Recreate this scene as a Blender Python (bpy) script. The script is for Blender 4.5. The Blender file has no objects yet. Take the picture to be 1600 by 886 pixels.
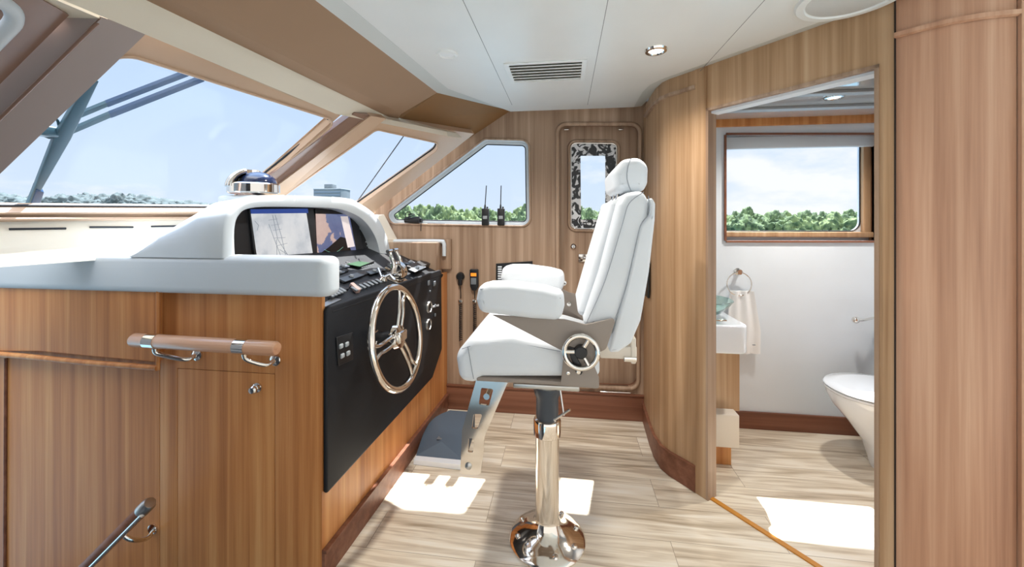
import bpy, bmesh, math, random
from mathutils import Vector, Matrix, noise
random.seed(7)
C = bpy.context.scene
COL = C.collection
V = Vector
# ------------------------------------------------------------------ camera
FPX, HY, TH, HCAM = 617.0, 343.0, math.atan(83/617.0), 1.35
cam = bpy.data.objects.new('camera', bpy.data.cameras.new('camera')); COL.objects.link(cam)
cam.location = (0, 0, HCAM); cam.rotation_euler = (math.pi/2, 0, TH)
cam.data.sensor_width = 36; cam.data.lens = FPX/1600*36
cam.data.shift_y = (HY-443)/1600.0
cam.data.clip_start = 0.02; cam.data.clip_end = 2000
C.camera = cam
C.view_settings.view_transform = 'Standard'; C.view_settings.look = 'None'
C.view_settings.gamma = 1; C.view_settings.use_curve_mapping = False
C.view_settings.exposure = 0.22
ZENITH, LAMPW = 5.0, 48.0
SKY_FRONT, SKY_BACK, SUN = 0.90, 1.05, 14.0

# ------------------------------------------------------------------ world
def nd(nt, t, **kw):
    n = nt.nodes.new(t)
    for k, v in kw.items(): setattr(n, k, v)
    return n
def s2l(c):
    return tuple(((x/255)/12.92 if x/255 <= .04045 else ((x/255+.055)/1.055)**2.4) for x in c)
def rgba(c): return s2l(c)+(1,)
def mixc(nt, fac, a, b, blend='MIX'):
    m = nd(nt, 'ShaderNodeMix', data_type='RGBA', blend_type=blend)
    for i, x in ((0, fac), (6, a), (7, b)):
        if hasattr(x, 'links'): nt.links.new(x, m.inputs[i])
        elif x is not None: m.inputs[i].default_value = x
    return m.outputs[2]
def ramp(nt, src, stops):
    r = nd(nt, 'ShaderNodeValToRGB')
    while len(r.color_ramp.elements) < len(stops): r.color_ramp.elements.new(.5)
    for e, (p, c) in zip(r.color_ramp.elements, stops):
        e.position = p; e.color = c if len(c) == 4 else tuple(c)+(1,)
    nt.links.new(src, r.inputs[0]); return r.outputs[0]
def math_(nt, op, a, b=None, clamp=False):
    m = nd(nt, 'ShaderNodeMath', operation=op, use_clamp=clamp)
    for i, x in enumerate((a, b)):
        if x is None: continue
        if hasattr(x, 'links'): nt.links.new(x, m.inputs[i])
        else: m.inputs[i].default_value = x
    return m.outputs[0]

w = bpy.data.worlds.new('sky'); C.world = w; w.use_nodes = True
nt = w.node_tree; nt.nodes.clear()
tc = nd(nt, 'ShaderNodeTexCoord'); sp = nd(nt, 'ShaderNodeSeparateXYZ'); nt.links.new(tc.outputs['Generated'], sp.inputs[0])
base = ramp(nt, sp.outputs[2], [(0.0, rgba((222, 236, 252))), (0.25, rgba((204, 226, 255))), (0.6, rgba((190, 216, 254))), (1.0, rgba((190, 216, 250)))])
mp = nd(nt, 'ShaderNodeMapping'); mp.inputs['Scale'].default_value = (2.2, 2.2, 5.5); mp.inputs['Location'].default_value = (0.3, 1.1, 0.25)
nt.links.new(tc.outputs['Generated'], mp.inputs[0])
nz = nd(nt, 'ShaderNodeTexNoise'); nz.inputs['Scale'].default_value = 1.9; nz.inputs['Detail'].default_value = 9; nz.inputs['Roughness'].default_value = .58
nt.links.new(mp.outputs[0], nz.inputs[0])
# more cloud towards the stern (+x)
bias = math_(nt, 'MULTIPLY', math_(nt, 'MAXIMUM', sp.outputs[0], -.1), .42)
cl = ramp(nt, math_(nt, 'ADD', nz.outputs[0], bias), [(.56, (0, 0, 0)), (.76, (1, 1, 1))])
skyc0 = mixc(nt, cl, base, (1.0, 1.0, 1.0, 1))
# unseen sky behind the camera made whiter and a little brighter as added fill
back = ramp(nt, math_(nt, 'MULTIPLY', sp.outputs[1], -1.0), [(.05, (0, 0, 0)), (.45, (1, 1, 1))])
skyc = mixc(nt, back, skyc0, (1.0, .98, .95, 1))
bm_ = nd(nt, 'ShaderNodeMapRange'); bm_.inputs[3].default_value = SKY_FRONT; bm_.inputs[4].default_value = SKY_BACK
nt.links.new(back, bm_.inputs[0])
zen = nd(nt, 'ShaderNodeMapRange'); zen.inputs[1].default_value = .62; zen.inputs[2].default_value = .85; zen.inputs[3].default_value = 1; zen.inputs[4].default_value = ZENITH  # zenith, out of view, raised to add light on floor and dash
nt.links.new(sp.outputs[2], zen.inputs[0])
bg = nd(nt, 'ShaderNodeBackground'); nt.links.new(skyc, bg.inputs[0]); nt.links.new(math_(nt, 'MULTIPLY', bm_.outputs[0], zen.outputs[0]), bg.inputs[1])
wo = nd(nt, 'ShaderNodeOutputWorld'); nt.links.new(bg.outputs[0], wo.inputs[0])
# ------------------------------------------------------------------ sun (from starboard, slightly aft)
sun = bpy.data.objects.new('sun', bpy.data.lights.new('sun', 'SUN')); COL.objects.link(sun)
cth, sth = math.cos(TH), math.sin(TH)
def c2w(X, d, z): return V((X*cth-d*sth, X*sth+d*cth, z))
sd = c2w(.17, .53, 1.0)
sun.rotation_euler = sd.to_track_quat('Z', 'Y').to_euler(); sun.location = (2, 6, 8)
sun.data.energy = SUN; sun.data.angle = math.radians(.6); sun.data.color = (1, .97, .92)

# ------------------------------------------------------------------ where a point of the photo lies on a real plane
CAM = V((0, 0, HCAM))
def ray(px, py): return c2w((px-800)/FPX, 1, -(py-HY)/FPX)
def Xp(px, py, x): r = ray(px, py); return CAM + r*(x/r.x)
def Yp(px, py, y): r = ray(px, py); return CAM + r*(y/r.y)
def Zp(px, py, z): r = ray(px, py); return CAM + r*((z-HCAM)/r.z)
def Pp(px, py, o, n): r = ray(px, py); return CAM + r*((o-CAM).dot(n)/r.dot(n))
def Dp(px, py, d): return CAM + ray(px, py)*d

# ------------------------------------------------------------------ mesh helpers (all return a mesh in world coordinates)
def finish(me, ang=35):
    for p in me.polygons: p.use_smooth = True
    try: me.set_sharp_from_angle(angle=math.radians(ang))
    except Exception: pass
    return me
def from_bm(bm, ang=35):
    bmesh.ops.recalc_face_normals(bm, faces=bm.faces)
    me = bpy.data.meshes.new('m'); bm.to_mesh(me); bm.free(); return finish(me, ang)
def pydata(vs, fs, ang=35):
    me = bpy.data.meshes.new('m'); me.from_pydata([tuple(v) for v in vs], [], fs); me.update()
    bm = bmesh.new(); bm.from_mesh(me); bmesh.ops.recalc_face_normals(bm, faces=bm.faces); bm.to_mesh(me); bm.free()
    return finish(me, ang)
def fillet(pts, r, n=7):
    """round the corners of a 2D polygon"""
    out = []; N = len(pts)
    rs = r if isinstance(r, (list, tuple)) else [r]*N
    for i in range(N):
        p0, p, p1 = V(pts[i-1]), V(pts[i]), V(pts[(i+1) % N]); rr = rs[i]
        a = (p0-p); b = (p1-p)
        la, lb = a.length, b.length
        if rr <= 1e-6 or la < 1e-6 or lb < 1e-6: out.append(p); continue
        a.normalize(); b.normalize()
        ang = math.acos(max(-1, min(1, a.dot(b))))
        if ang > 3.1: out.append(p); continue
        t = min(rr/math.tan(ang/2), la*.49, lb*.49); r2 = t*math.tan(ang/2)
        c = p + (a+b).normalized()*(r2/math.sin(ang/2))
        s = p+a*t-c; e = p+b*t-c
        a0 = math.atan2(s.y, s.x); da = math.atan2(s.x*e.y-s.y*e.x, s.dot(e))
        for k in range(n+1):
            out.append(c+V((math.cos(a0+da*k/n), math.sin(a0+da*k/n)))*s.length)
    return out
def curve_mesh(cu):
    o = bpy.data.objects.new('t', cu); COL.objects.link(o)
    me = bpy.data.meshes.new_from_object(o.evaluated_get(bpy.context.evaluated_depsgraph_get()))
    bpy.data.objects.remove(o); bpy.data.curves.remove(cu); return me
def frame_of(o, n):
    n = n.normalized()
    up = V((0, 0, 1)) if abs(n.z) < .9 else V((0, 1, 0))
    u = up.cross(n).normalized(); v = n.cross(u)
    M = Matrix((u, v, n)).transposed().to_4x4(); M.translation = o; return M
def plate(outer, n, t, holes=(), bev=0, fil=0, hfil=0, ang=35, res=3):
    """solid board: outline 'outer' (3D, planar) extruded from its plane by t along n"""
    n = V(n).normalized(); o = V(outer[0]); M = frame_of(o, n); Mi = M.inverted()
    cu = bpy.data.curves.new('c', 'CURVE'); cu.dimensions = '2D'; cu.fill_mode = 'BOTH'
    bev = min(bev, t*.499)
    for k, (pl, fl) in enumerate([(outer, fil)]+[(h, hfil) for h in holes]):
        q = [(Mi @ V(p)).to_2d() for p in pl]
        q = fillet(q, fl)
        s = cu.splines.new('POLY'); s.points.add(len(q)-1); s.use_cyclic_u = True
        for a, b in zip(s.points, q): a.co = (b.x, b.y, 0, 1)
    cu.extrude = t/2-bev; cu.bevel_depth = bev; cu.bevel_resolution = res; cu.offset = -bev
    me = curve_mesh(cu)
    me.transform(M @ Matrix.Translation((0, 0, t/2)))
    bm = bmesh.new(); bm.from_mesh(me); bmesh.ops.remove_doubles(bm, verts=bm.verts, dist=1e-5)
    bm.to_mesh(me); bm.free()
    return finish(me, ang)
def spline(pts, n=8, closed=False):
    P = [V(p) for p in pts]; out = []; N = len(P)
    rng = range(N) if closed else range(N-1)
    for i in rng:
        if closed: a, b, c, d = P[i-1], P[i], P[(i+1) % N], P[(i+2) % N]
        else: a, b, c, d = P[max(i-1, 0)], P[i], P[i+1], P[min(i+2, N-1)]
        for k in range(n):
            t = k/n
            out.append(.5*((2*b)+(c-a)*t+(2*a-5*b+4*c-d)*t*t+(3*b-a-3*c+d)*t**3))
    if not closed: out.append(P[-1])
    return out
def tube(pts, r, closed=False, seg=10, radii=None):
    """round bar swept along pts"""
    P = [V(p) for p in pts]; N = len(P)
    vs = []; fs = []; prev = None
    for i in range(N):
        if closed: t = (P[(i+1) % N]-P[i-1])
        else: t = P[min(i+1, N-1)]-P[max(i-1, 0)]
        t.normalize()
        if prev is None:
            prev = t.orthogonal().normalized()
        prev = (prev - t*prev.dot(t)).normalized(); b = t.cross(prev)
        rr = radii[i] if radii else r
        for k in range(seg):
            a = 2*math.pi*k/seg
            vs.append(P[i]+(prev*math.cos(a)+b*math.sin(a))*rr)
    for i in range(N if closed else N-1):
        j = (i+1) % N
        off = 0
        if closed and j == 0:
            # match the seam
            off = min(range(seg), key=lambda o: (vs[o]-vs[i*seg]).length)
        for k in range(seg):
            fs.append((i*seg+k, i*seg+(k+1) % seg, j*seg+(k+1+off) % seg, j*seg+(k+off) % seg))
    if not closed:
        fs.append(tuple(range(seg))[::-1]); fs.append(tuple((N-1)*seg+k for k in range(seg)))
    return pydata(vs, fs, 50)
def lathe(prof, o=(0, 0, 0), axis=(0, 0, 1), seg=40, ang=35):
    M = frame_of(V(o), V(axis)); vs = []; fs = []
    n = len(prof)
    for r, z in prof:
        for k in range(seg):
            a = 2*math.pi*k/seg; vs.append(M @ V((r*math.cos(a), r*math.sin(a), z)))
    for i in range(n-1):
        for k in range(seg): fs.append((i*seg+k, i*seg+(k+1) % seg, (i+1)*seg+(k+1) % seg, (i+1)*seg+k))
    if prof[0][0] > 1e-5: fs.append(tuple(range(seg))[::-1])
    if prof[-1][0] > 1e-5: fs.append(tuple((n-1)*seg+k for k in range(seg)))
    me = pydata(vs, fs, ang)
    bm = bmesh.new(); bm.from_mesh(me); bmesh.ops.remove_doubles(bm, verts=bm.verts, dist=1e-6); return from_bm(bm, ang)
def rbox(c, s, bev=.004, rot=(0, 0, 0), seg=3):
    bm = bmesh.new(); bmesh.ops.create_cube(bm, size=1)
    for v in bm.verts: v.co = V((v.co.x*s[0], v.co.y*s[1], v.co.z*s[2]))
    b = min(bev, min(s)*.49)
    if b > 0: bmesh.ops.bevel(bm, geom=bm.edges[:], offset=b, segments=seg, affect='EDGES', profile=.5)
    from mathutils import Euler
    M = Matrix.Translation(V(c)) @ Euler(rot).to_matrix().to_4x4()
    bmesh.ops.transform(bm, matrix=M, verts=bm.verts); return from_bm(bm)
def prism(a, b, ang=35):
    """solid between two matching outlines"""
    n = len(a); vs = [V(p) for p in a]+[V(p) for p in b]
    fs = [tuple(range(n))[::-1], tuple(range(n, 2*n))]+[(i, (i+1) % n, n+(i+1) % n, n+i) for i in range(n)]
    return pydata(vs, fs, ang)
def slab(pts, n, t):
    n = V(n).normalized()*t; return prism(pts, [V(p)+n for p in pts])
def loft(rings, cap=True, closed=True, ang=35):
    n = len(rings[0]); vs = [V(p) for r in rings for p in r]; fs = []
    for i in range(len(rings)-1):
        for k in range(n if closed else n-1): fs.append((i*n+k, i*n+(k+1) % n, (i+1)*n+(k+1) % n, (i+1)*n+k))
    if cap: fs += [tuple(range(n))[::-1], tuple((len(rings)-1)*n+k for k in range(n))]
    return pydata(vs, fs, ang)
def wallpath(pts, z0, z1, t):
    """upright board following a plan path (xy), thickness t to its left side"""
    P = [V((p[0], p[1])) for p in pts]; L = []
    for i in range(len(P)):
        d = (P[min(i+1, len(P)-1)]-P[max(i-1, 0)]).normalized(); L.append(P[i]+V((-d.y, d.x))*t)
    rings = [[(a.x, a.y, z0), (b.x, b.y, z0), (b.x, b.y, z1), (a.x, a.y, z1)] for a, b in zip(P, L)]
    return loft(rings)
def sphere(c, s, sub=3):
    bm = bmesh.new(); bmesh.ops.create_icosphere(bm, subdivisions=sub, radius=1)
    for v in bm.verts: v.co = V((v.co.x*s[0], v.co.y*s[1], v.co.z*s[2]))+V(c)
    return from_bm(bm, 60)
def circle(c, n, r, seg=32, r2=None):
    M = frame_of(V(c), V(n)); r2 = r2 or r
    return [M @ V((r*math.cos(2*math.pi*k/seg), r2*math.sin(2*math.pi*k/seg), 0)) for k in range(seg)]

# ------------------------------------------------------------------ objects
def obj(name, meshes, mat, parent=None, label=None, kind=None):
    """merge meshes into ONE mesh object"""
    if not isinstance(meshes, (list, tuple)): meshes = [meshes]
    off = V((0, 0, 0)); p = parent
    while p is not None: off += p.location; p = p.parent
    bm = bmesh.new()
    for m in meshes: bm.from_mesh(m)
    me = bpy.data.meshes.new(name); bm.to_mesh(me); bm.free()
    for m in meshes: bpy.data.meshes.remove(m)
    me.transform(Matrix.Translation(-off)); me.materials.append(mat)
    o = bpy.data.objects.new(name, me); COL.objects.link(o)
    if parent: o.parent = parent
    if label: o['label'] = label
    if kind: o['kind'] = kind
    return o
def tag(o, label, cat, group=None, kind=None):
    o['label'] = label; o['category'] = cat
    if group: o['group'] = group
    if kind: o['kind'] = kind
    return o
def thing(name, label, cat, loc, group=None):
    o = bpy.data.objects.new(name, None); COL.objects.link(o); o.location = loc; o.empty_display_size = .05
    return tag(o, label, cat, group)
def struct(name, meshes, mat, parent=None, label=None):
    o = obj(name, meshes, mat, parent, label)
    if parent is None: o['kind'] = 'structure'
    return o
def copy_tree(o, parent=None, loc=None, rot=None, scale=None):
    c = o.copy(); COL.objects.link(c)
    if parent: c.parent = parent
    if loc is not None: c.location = loc
    if rot is not None: c.rotation_euler = rot
    if scale is not None: c.scale = scale
    for ch in [x for x in COL.objects if x.parent == o]: copy_tree(ch, c)
    return c

# ------------------------------------------------------------------ materials
def principled(name, col, rough=.5, metal=0, spec=.5, coat=0, coatr=.1, bump=None, emis=None, es=0, trans=0, alpha=1):
    m = bpy.data.materials.new(name); m.use_nodes = True; nt = m.node_tree; b = nt.nodes['Principled BSDF']
    b.inputs['Base Color'].default_value = rgba(col); b.inputs['Roughness'].default_value = rough
    b.inputs['Metallic'].default_value = metal; b.inputs['Specular IOR Level'].default_value = spec
    b.inputs['Coat Weight'].default_value = coat; b.inputs['Coat Roughness'].default_value = coatr
    b.inputs['Transmission Weight'].default_value = trans
    if emis: b.inputs['Emission Color'].default_value = rgba(emis); b.inputs['Emission Strength'].default_value = es
    if bump or True:
        sc, st = bump or (30, .02)
        tc = nd(nt, 'ShaderNodeTexCoord'); n = nd(nt, 'ShaderNodeTexNoise'); n.inputs['Scale'].default_value = sc; n.inputs['Detail'].default_value = 4
        nt.links.new(tc.outputs['Object'], n.inputs[0])
        bu = nd(nt, 'ShaderNodeBump'); bu.inputs['Strength'].default_value = st; bu.inputs['Distance'].default_value = .002
        nt.links.new(n.outputs[0], bu.inputs['Height']); nt.links.new(bu.outputs[0], b.inputs['Normal'])
        if not metal and not trans:
            v = .04; mr = nd(nt, 'ShaderNodeMapRange'); mr.inputs[3].default_value = 1-v; mr.inputs[4].default_value = 1+v
            n2 = nd(nt, 'ShaderNodeTexNoise'); n2.inputs['Scale'].default_value = 5; nt.links.new(tc.outputs['Object'], n2.inputs[0])
            nt.links.new(n2.outputs[0], mr.inputs[0])
            hs = nd(nt, 'ShaderNodeHueSaturation'); hs.inputs['Color'].default_value = rgba(col)
            nt.links.new(mr.outputs[0], hs.inputs['Value']); nt.links.new(hs.outputs[0], b.inputs['Base Color'])
    return m
def wood(name, dark, mid, light, axis='Z', scale=1.0, rough=.42, coat=.04, contrast=.7):
    m = bpy.data.materials.new(name); m.use_nodes = True; nt = m.node_tree; b = nt.nodes['Principled BSDF']
    tc = nd(nt, 'ShaderNodeTexCoord')
    def layer(across, along, detail, rough_, dist=0):
        mp = nd(nt, 'ShaderNodeMapping'); s = [across*scale]*3; s['XYZ'.index(axis)] = along*scale
        mp.inputs['Scale'].default_value = s; nt.links.new(tc.outputs['Object'], mp.inputs[0])
        n = nd(nt, 'ShaderNodeTexNoise'); n.inputs['Scale'].default_value = 1; n.inputs['Detail'].default_value = detail
        n.inputs['Roughness'].default_value = rough_; n.inputs['Distortion'].default_value = dist
        nt.links.new(mp.outputs[0], n.inputs[0]); return n.outputs[0]
    a = layer(26, .55, 3, .5, .3); f = layer(160, 3.0, 4, .6); g = layer(3.5, .8, 2, .5)
    x = math_(nt, 'ADD', math_(nt, 'MULTIPLY', a, .55), math_(nt, 'ADD', math_(nt, 'MULTIPLY', f, .17), math_(nt, 'MULTIPLY', g, .28)))
    w_ = .13/contrast
    col = ramp(nt, x, [(.5-w_, rgba(dark)), (.5, rgba(mid)), (.5+w_, rgba(light))])
    nt.links.new(col, b.inputs['Base Color'])
    b.inputs['Roughness'].default_value = rough; b.inputs['Specular IOR Level'].default_value = .28; b.inputs['Coat Weight'].default_value = coat; b.inputs['Coat Roughness'].default_value = .12
    bu = nd(nt, 'ShaderNodeBump'); bu.inputs['Strength'].default_value = .08; bu.inputs['Distance'].default_value = .002
    nt.links.new(f, bu.inputs['Height']); nt.links.new(bu.outputs[0], b.inputs['Normal'])
    return m
def glassmat(name, tint=(1, 1, 1), gl=.06):
    m = bpy.data.materials.new(name); m.use_nodes = True; nt = m.node_tree; nt.nodes.clear()
    t = nd(nt, 'ShaderNodeBsdfTransparent'); t.inputs[0].default_value = (*tint, 1)
    g = nd(nt, 'ShaderNodeBsdfGlossy'); g.inputs['Roughness'].default_value = .01
    mx = nd(nt, 'ShaderNodeMixShader'); mx.inputs[0].default_value = .008; nt.links.new(t.outputs[0], mx.inputs[1]); nt.links.new(g.outputs[0], mx.inputs[2])
    o = nd(nt, 'ShaderNodeOutputMaterial'); nt.links.new(mx.outputs[0], o.inputs[0]); return m

W_MAIN = wood('varnished_sapele', (152, 92, 50), (192, 128, 74), (220, 164, 106))
W_FAR = wood('sapele_side', (126, 98, 78), (162, 136, 114), (194, 168, 146))
W_RED = wood('sapele_reddish', (152, 108, 84), (188, 144, 116), (214, 174, 146))
W_GOLD = wood('sapele_golden', (142, 108, 76), (176, 142, 108), (202, 172, 140))
W_TRIM = wood('sapele_trim', (102, 64, 48), (126, 82, 62), (148, 102, 80), axis='X')
W_RAIL = wood('rail_wood', (170, 118, 90), (206, 156, 124), (224, 182, 150), axis='X', coat=.8)
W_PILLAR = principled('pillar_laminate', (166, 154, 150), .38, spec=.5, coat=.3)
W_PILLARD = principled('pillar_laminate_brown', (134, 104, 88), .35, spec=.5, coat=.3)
TAN = principled('window_surround', (196, 166, 140), .4, coat=.2)
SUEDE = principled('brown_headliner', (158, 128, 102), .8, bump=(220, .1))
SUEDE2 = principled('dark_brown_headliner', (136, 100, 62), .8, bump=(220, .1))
CREAM = principled('cream_headliner', (226, 216, 198), .7, bump=(200, .05))
CEIL = principled('white_ceiling', (226, 229, 228), .35, bump=(20, .01))
CEILE = principled('ceiling_edge', (205, 210, 208), .4)
DASH = principled('white_vinyl_dash', (204, 212, 218), .5, bump=(300, .05))
LEATHER = principled('white_leather', (222, 226, 230), .5, bump=(260, .12))
STITCH = principled('grey_stitching', (150, 155, 162), .8)
CHROME = principled('polished_steel', (226, 222, 216), .06, metal=1)
CHROMEW = principled('warm_polished_steel', (236, 227, 216), .09, metal=1)
BRUSH = principled('brushed_steel', (190, 190, 188), .3, metal=1)
TAUPE = principled('taupe_plate', (146, 134, 124), .45)
BLACK = principled('black_gelcoat', (21, 24, 29), .5, spec=.3, bump=(120, .08))
BLACKD = principled('black_plastic', (24, 25, 28), .4)
GREYD = principled('dark_grey_panel', (66, 74, 84), .4)
BLUEG = principled('blue_grey_rubber', (84, 98, 114), .7, bump=(200, .2))
NAVY = principled('navy_dome', (30, 42, 72), .12, coat=.6)
WHITE = principled('white_wall', (220, 226, 232), .5)
PORC = principled('porcelain', (234, 239, 245), .08, coat=.5)
CREAMS = principled('cream_bracket', (222, 212, 198), .5)
TOWEL = principled('white_towel', (238, 238, 238), .95, bump=(500, .5))
GASKET = principled('rubber_gasket', (28, 32, 40), .5)
DARKGAP = principled('dark_joint', (40, 26, 18), .8)
GLASS = glassmat('window_glass', (.97, .985, 1))
WIPER = principled('wiper_paint', (58, 92, 108), .4)
WIPERD = principled('wiper_blue', (14, 62, 104), .4)
KEY = principled('key_caps', (110, 116, 122), .5)
BOWLG = principled('bowl_glass', (205, 232, 226), .03, trans=.85)
AMBER = principled('amber_strip', (196, 130, 40), .3, coat=.3)
ORANGE = principled('orange_display', (230, 130, 30), .4, emis=(240, 140, 40), es=.6)
GREENL = principled('green_display', (44, 78, 52), .3, emis=(50, 90, 60), es=.12)
LAMP = principled('lamp_glow', (255, 250, 240), .4, emis=(255, 250, 240), es=9)
LAMPOFF = principled('lamp_lens', (225, 226, 226), .3)
GREY = principled('grey_plastic', (160, 166, 170), .5)
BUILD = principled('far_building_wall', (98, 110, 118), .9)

# floor: pale oak-look vinyl planks running fore and aft
FL = bpy.data.materials.new('plank_floor'); FL.use_nodes = True; nt = FL.node_tree; b = nt.nodes['Principled BSDF']
tc = nd(nt, 'ShaderNodeTexCoord')
br = nd(nt, 'ShaderNodeTexBrick', offset=.37)
for k, v in (('Scale', 1), ('Mortar Size', .0012), ('Brick Width', 1.25), ('Row Height', .2), ('Mortar Smooth', .1), ('Bias', 0)): br.inputs[k].default_value = v
br.inputs['Color1'].default_value = (.25, .25, .25, 1); br.inputs['Color2'].default_value = (.8, .8, .8, 1); br.inputs['Mortar'].default_value = (.5, .5, .5, 1)
mpb = nd(nt, 'ShaderNodeMapping'); mpb.inputs['Location'].default_value = (.35, .07, 0); nt.links.new(tc.outputs['Object'], mpb.inputs[0]); nt.links.new(mpb.outputs[0], br.inputs[0])
addv = nd(nt, 'ShaderNodeVectorMath', operation='ADD'); sc_ = nd(nt, 'ShaderNodeVectorMath', operation='SCALE'); sc_.inputs['Scale'].default_value = 7
nt.links.new(br.outputs[0], sc_.inputs[0]); nt.links.new(tc.outputs['Object'], addv.inputs[0]); nt.links.new(sc_.outputs[0], addv.inputs[1])
def flay(sx, sy, det, dist):
    mp = nd(nt, 'ShaderNodeMapping'); mp.inputs['Scale'].default_value = (sx, sy, sy); nt.links.new(addv.outputs[0], mp.inputs[0])
    n = nd(nt, 'ShaderNodeTexNoise'); n.inputs['Scale'].default_value = 1; n.inputs['Detail'].default_value = det; n.inputs['Distortion'].default_value = dist
    nt.links.new(mp.outputs[0], n.inputs[0]); return n.outputs[0]
x = math_(nt, 'ADD', math_(nt, 'MULTIPLY', flay(1.3, 16, 5, 1.4), .7), math_(nt, 'MULTIPLY', flay(4, 90, 3, .2), .3))
c1 = ramp(nt, x, [(.31, rgba((168, 150, 126))), (.44, rgba((206, 190, 167))), (.54, rgba((230, 218, 198))), (.66, rgba((238, 230, 216)))])
c2 = mixc(nt, .12, c1, br.outputs[0], 'OVERLAY')
seam = mixc(nt, br.outputs['Fac'], c2, rgba((160, 142, 120)))
nt.links.new(seam, b.inputs['Base Color']); b.inputs['Roughness'].default_value = .38; b.inputs['Coat Weight'].default_value = .1

FOL = []
for nm, a, c in (('leaves', (44, 66, 44), (104, 126, 84)), ('leaves_light', (56, 80, 50), (124, 142, 92)), ('leaves_far_haze', (66, 80, 84), (88, 102, 106))):  # far leaves: haze is put into their grey-green colour
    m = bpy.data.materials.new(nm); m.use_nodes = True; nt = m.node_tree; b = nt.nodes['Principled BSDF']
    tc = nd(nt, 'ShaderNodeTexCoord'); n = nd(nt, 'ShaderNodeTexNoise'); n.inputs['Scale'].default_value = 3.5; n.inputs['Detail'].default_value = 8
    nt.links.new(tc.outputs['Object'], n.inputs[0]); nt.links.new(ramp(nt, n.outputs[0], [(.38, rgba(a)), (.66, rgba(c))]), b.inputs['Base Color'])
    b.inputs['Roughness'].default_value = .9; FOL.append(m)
SEA = principled('harbour_water', (92, 124, 140), .12, bump=(2, .6))

# mottled border of the door window
MOT = bpy.data.materials.new('mottled_border'); MOT.use_nodes = True; nt = MOT.node_tree; b = nt.nodes['Principled BSDF']
tc = nd(nt, 'ShaderNodeTexCoord'); n = nd(nt, 'ShaderNodeTexNoise'); n.inputs['Scale'].default_value = 17; n.inputs['Detail'].default_value = 1.5; n.inputs['Distortion'].default_value = 1.6
nt.links.new(tc.outputs['Object'], n.inputs[0]); nt.links.new(ramp(nt, n.outputs[0], [(.47, rgba((28, 28, 32))), (.50, rgba((120, 124, 130))), (.54, rgba((226, 228, 232)))]), b.inputs['Base Color']); b.inputs['Roughness'].default_value = .35

# screens
def screen_mat(name, build):
    m = bpy.data.materials.new(name); m.use_nodes = True; nt = m.node_tree; b = nt.nodes['Principled BSDF']
    tc = nd(nt, 'ShaderNodeTexCoord'); c = build(nt, tc.outputs['Object'])
    nt.links.new(c, b.inputs['Emission Color']); b.inputs['Emission Strength'].default_value = .75
    b.inputs['Base Color'].default_value = (.02, .02, .03, 1); b.inputs['Roughness'].default_value = .12
    return m
def chart(nt, co):
    n = nd(nt, 'ShaderNodeTexNoise'); n.inputs['Scale'].default_value = 9; n.inputs['Detail'].default_value = 6; nt.links.new(co, n.inputs[0])
    return ramp(nt, n.outputs[0], [(.4, rgba((200, 205, 210))), (.5, rgba((222, 224, 226))), (.7, rgba((236, 236, 234)))])
def radar(nt, co):
    n = nd(nt, 'ShaderNodeTexNoise'); n.inputs['Scale'].default_value = 7; n.inputs['Detail'].default_value = 6; nt.links.new(co, n.inputs[0])
    s = nd(nt, 'ShaderNodeSeparateXYZ'); nt.links.new(co, s.inputs[0])
    f = math_(nt, 'ADD', n.outputs[0], math_(nt, 'ADD', math_(nt, 'MULTIPLY', s.outputs[1], -1.3), math_(nt, 'MULTIPLY', s.outputs[2], 1.2)))
    return ramp(nt, f, [(.50, rgba((96, 106, 146))), (.585, rgba((104, 114, 152))), (.60, rgba((208, 178, 168))), (.8, rgba((226, 198, 186)))])
SCR1 = screen_mat('chart_screen', chart); SCR2 = screen_mat('radar_screen', radar)
SCRLINE = principled('chart_line', (120, 126, 136), .5, emis=(110, 116, 128), es=.5)
SCRB = principled('screen_blue_bar', (40, 66, 130), .3, emis=(40, 70, 150), es=.5)
SCRD = principled('screen_black_area', (16, 18, 24), .2)
SCRP = principled('screen_pale_area', (200, 190, 190), .3, emis=(205, 195, 195), es=.6)

# ================================================================== STRUCTURE
YW = 2.74                                                   # starboard wall, inner face
# floor (the wheelhouse and the head), stairwell to the left is open
struct('floor', slab([(-.93, 1.40, 0), (-.93, YW+.05, 0), (2.4, YW+.05, 0), (2.4, -1.8, 0), (-.30, -1.8, 0), (-.62, 1.0, 0), (-.86, 1.30, 0)], (0, 0, -1), .05), FL)
struct('trim_1', slab([(-3.2, -1.8, -.9), (-3.2, YW, -.9), (-.2, YW, -.9), (-.2, -1.8, -.9)], (0, 0, -1), .04), principled('dark_landing', (84, 80, 76), .9), label='dark stairwell landing below the floor')  # landing coloured dark to cut light bounced onto the console end
struct('ground_bounce_deck', slab([(-6, -1.8, -.05), (6, -1.8, -.05), (6, -9, -.05), (-6, -9, -.05)], (0, 0, -1), .1), principled('bounce_deck_paint', (150, 146, 138), .7), label='unseen deck added behind the viewpoint to bounce light inside')  # unseen deck, added to throw light up to the ceiling
struct('wall_light_block', slab([(-3.2, .22, -.9), (-.74, .22, -.9), (-.74, .22, 1.9), (-3.2, .22, 1.9)], (0, -1, 0), .04), principled('light_block_charcoal', (74, 76, 80), .7))  # unseen wall, added to shade the console end from light behind
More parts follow.
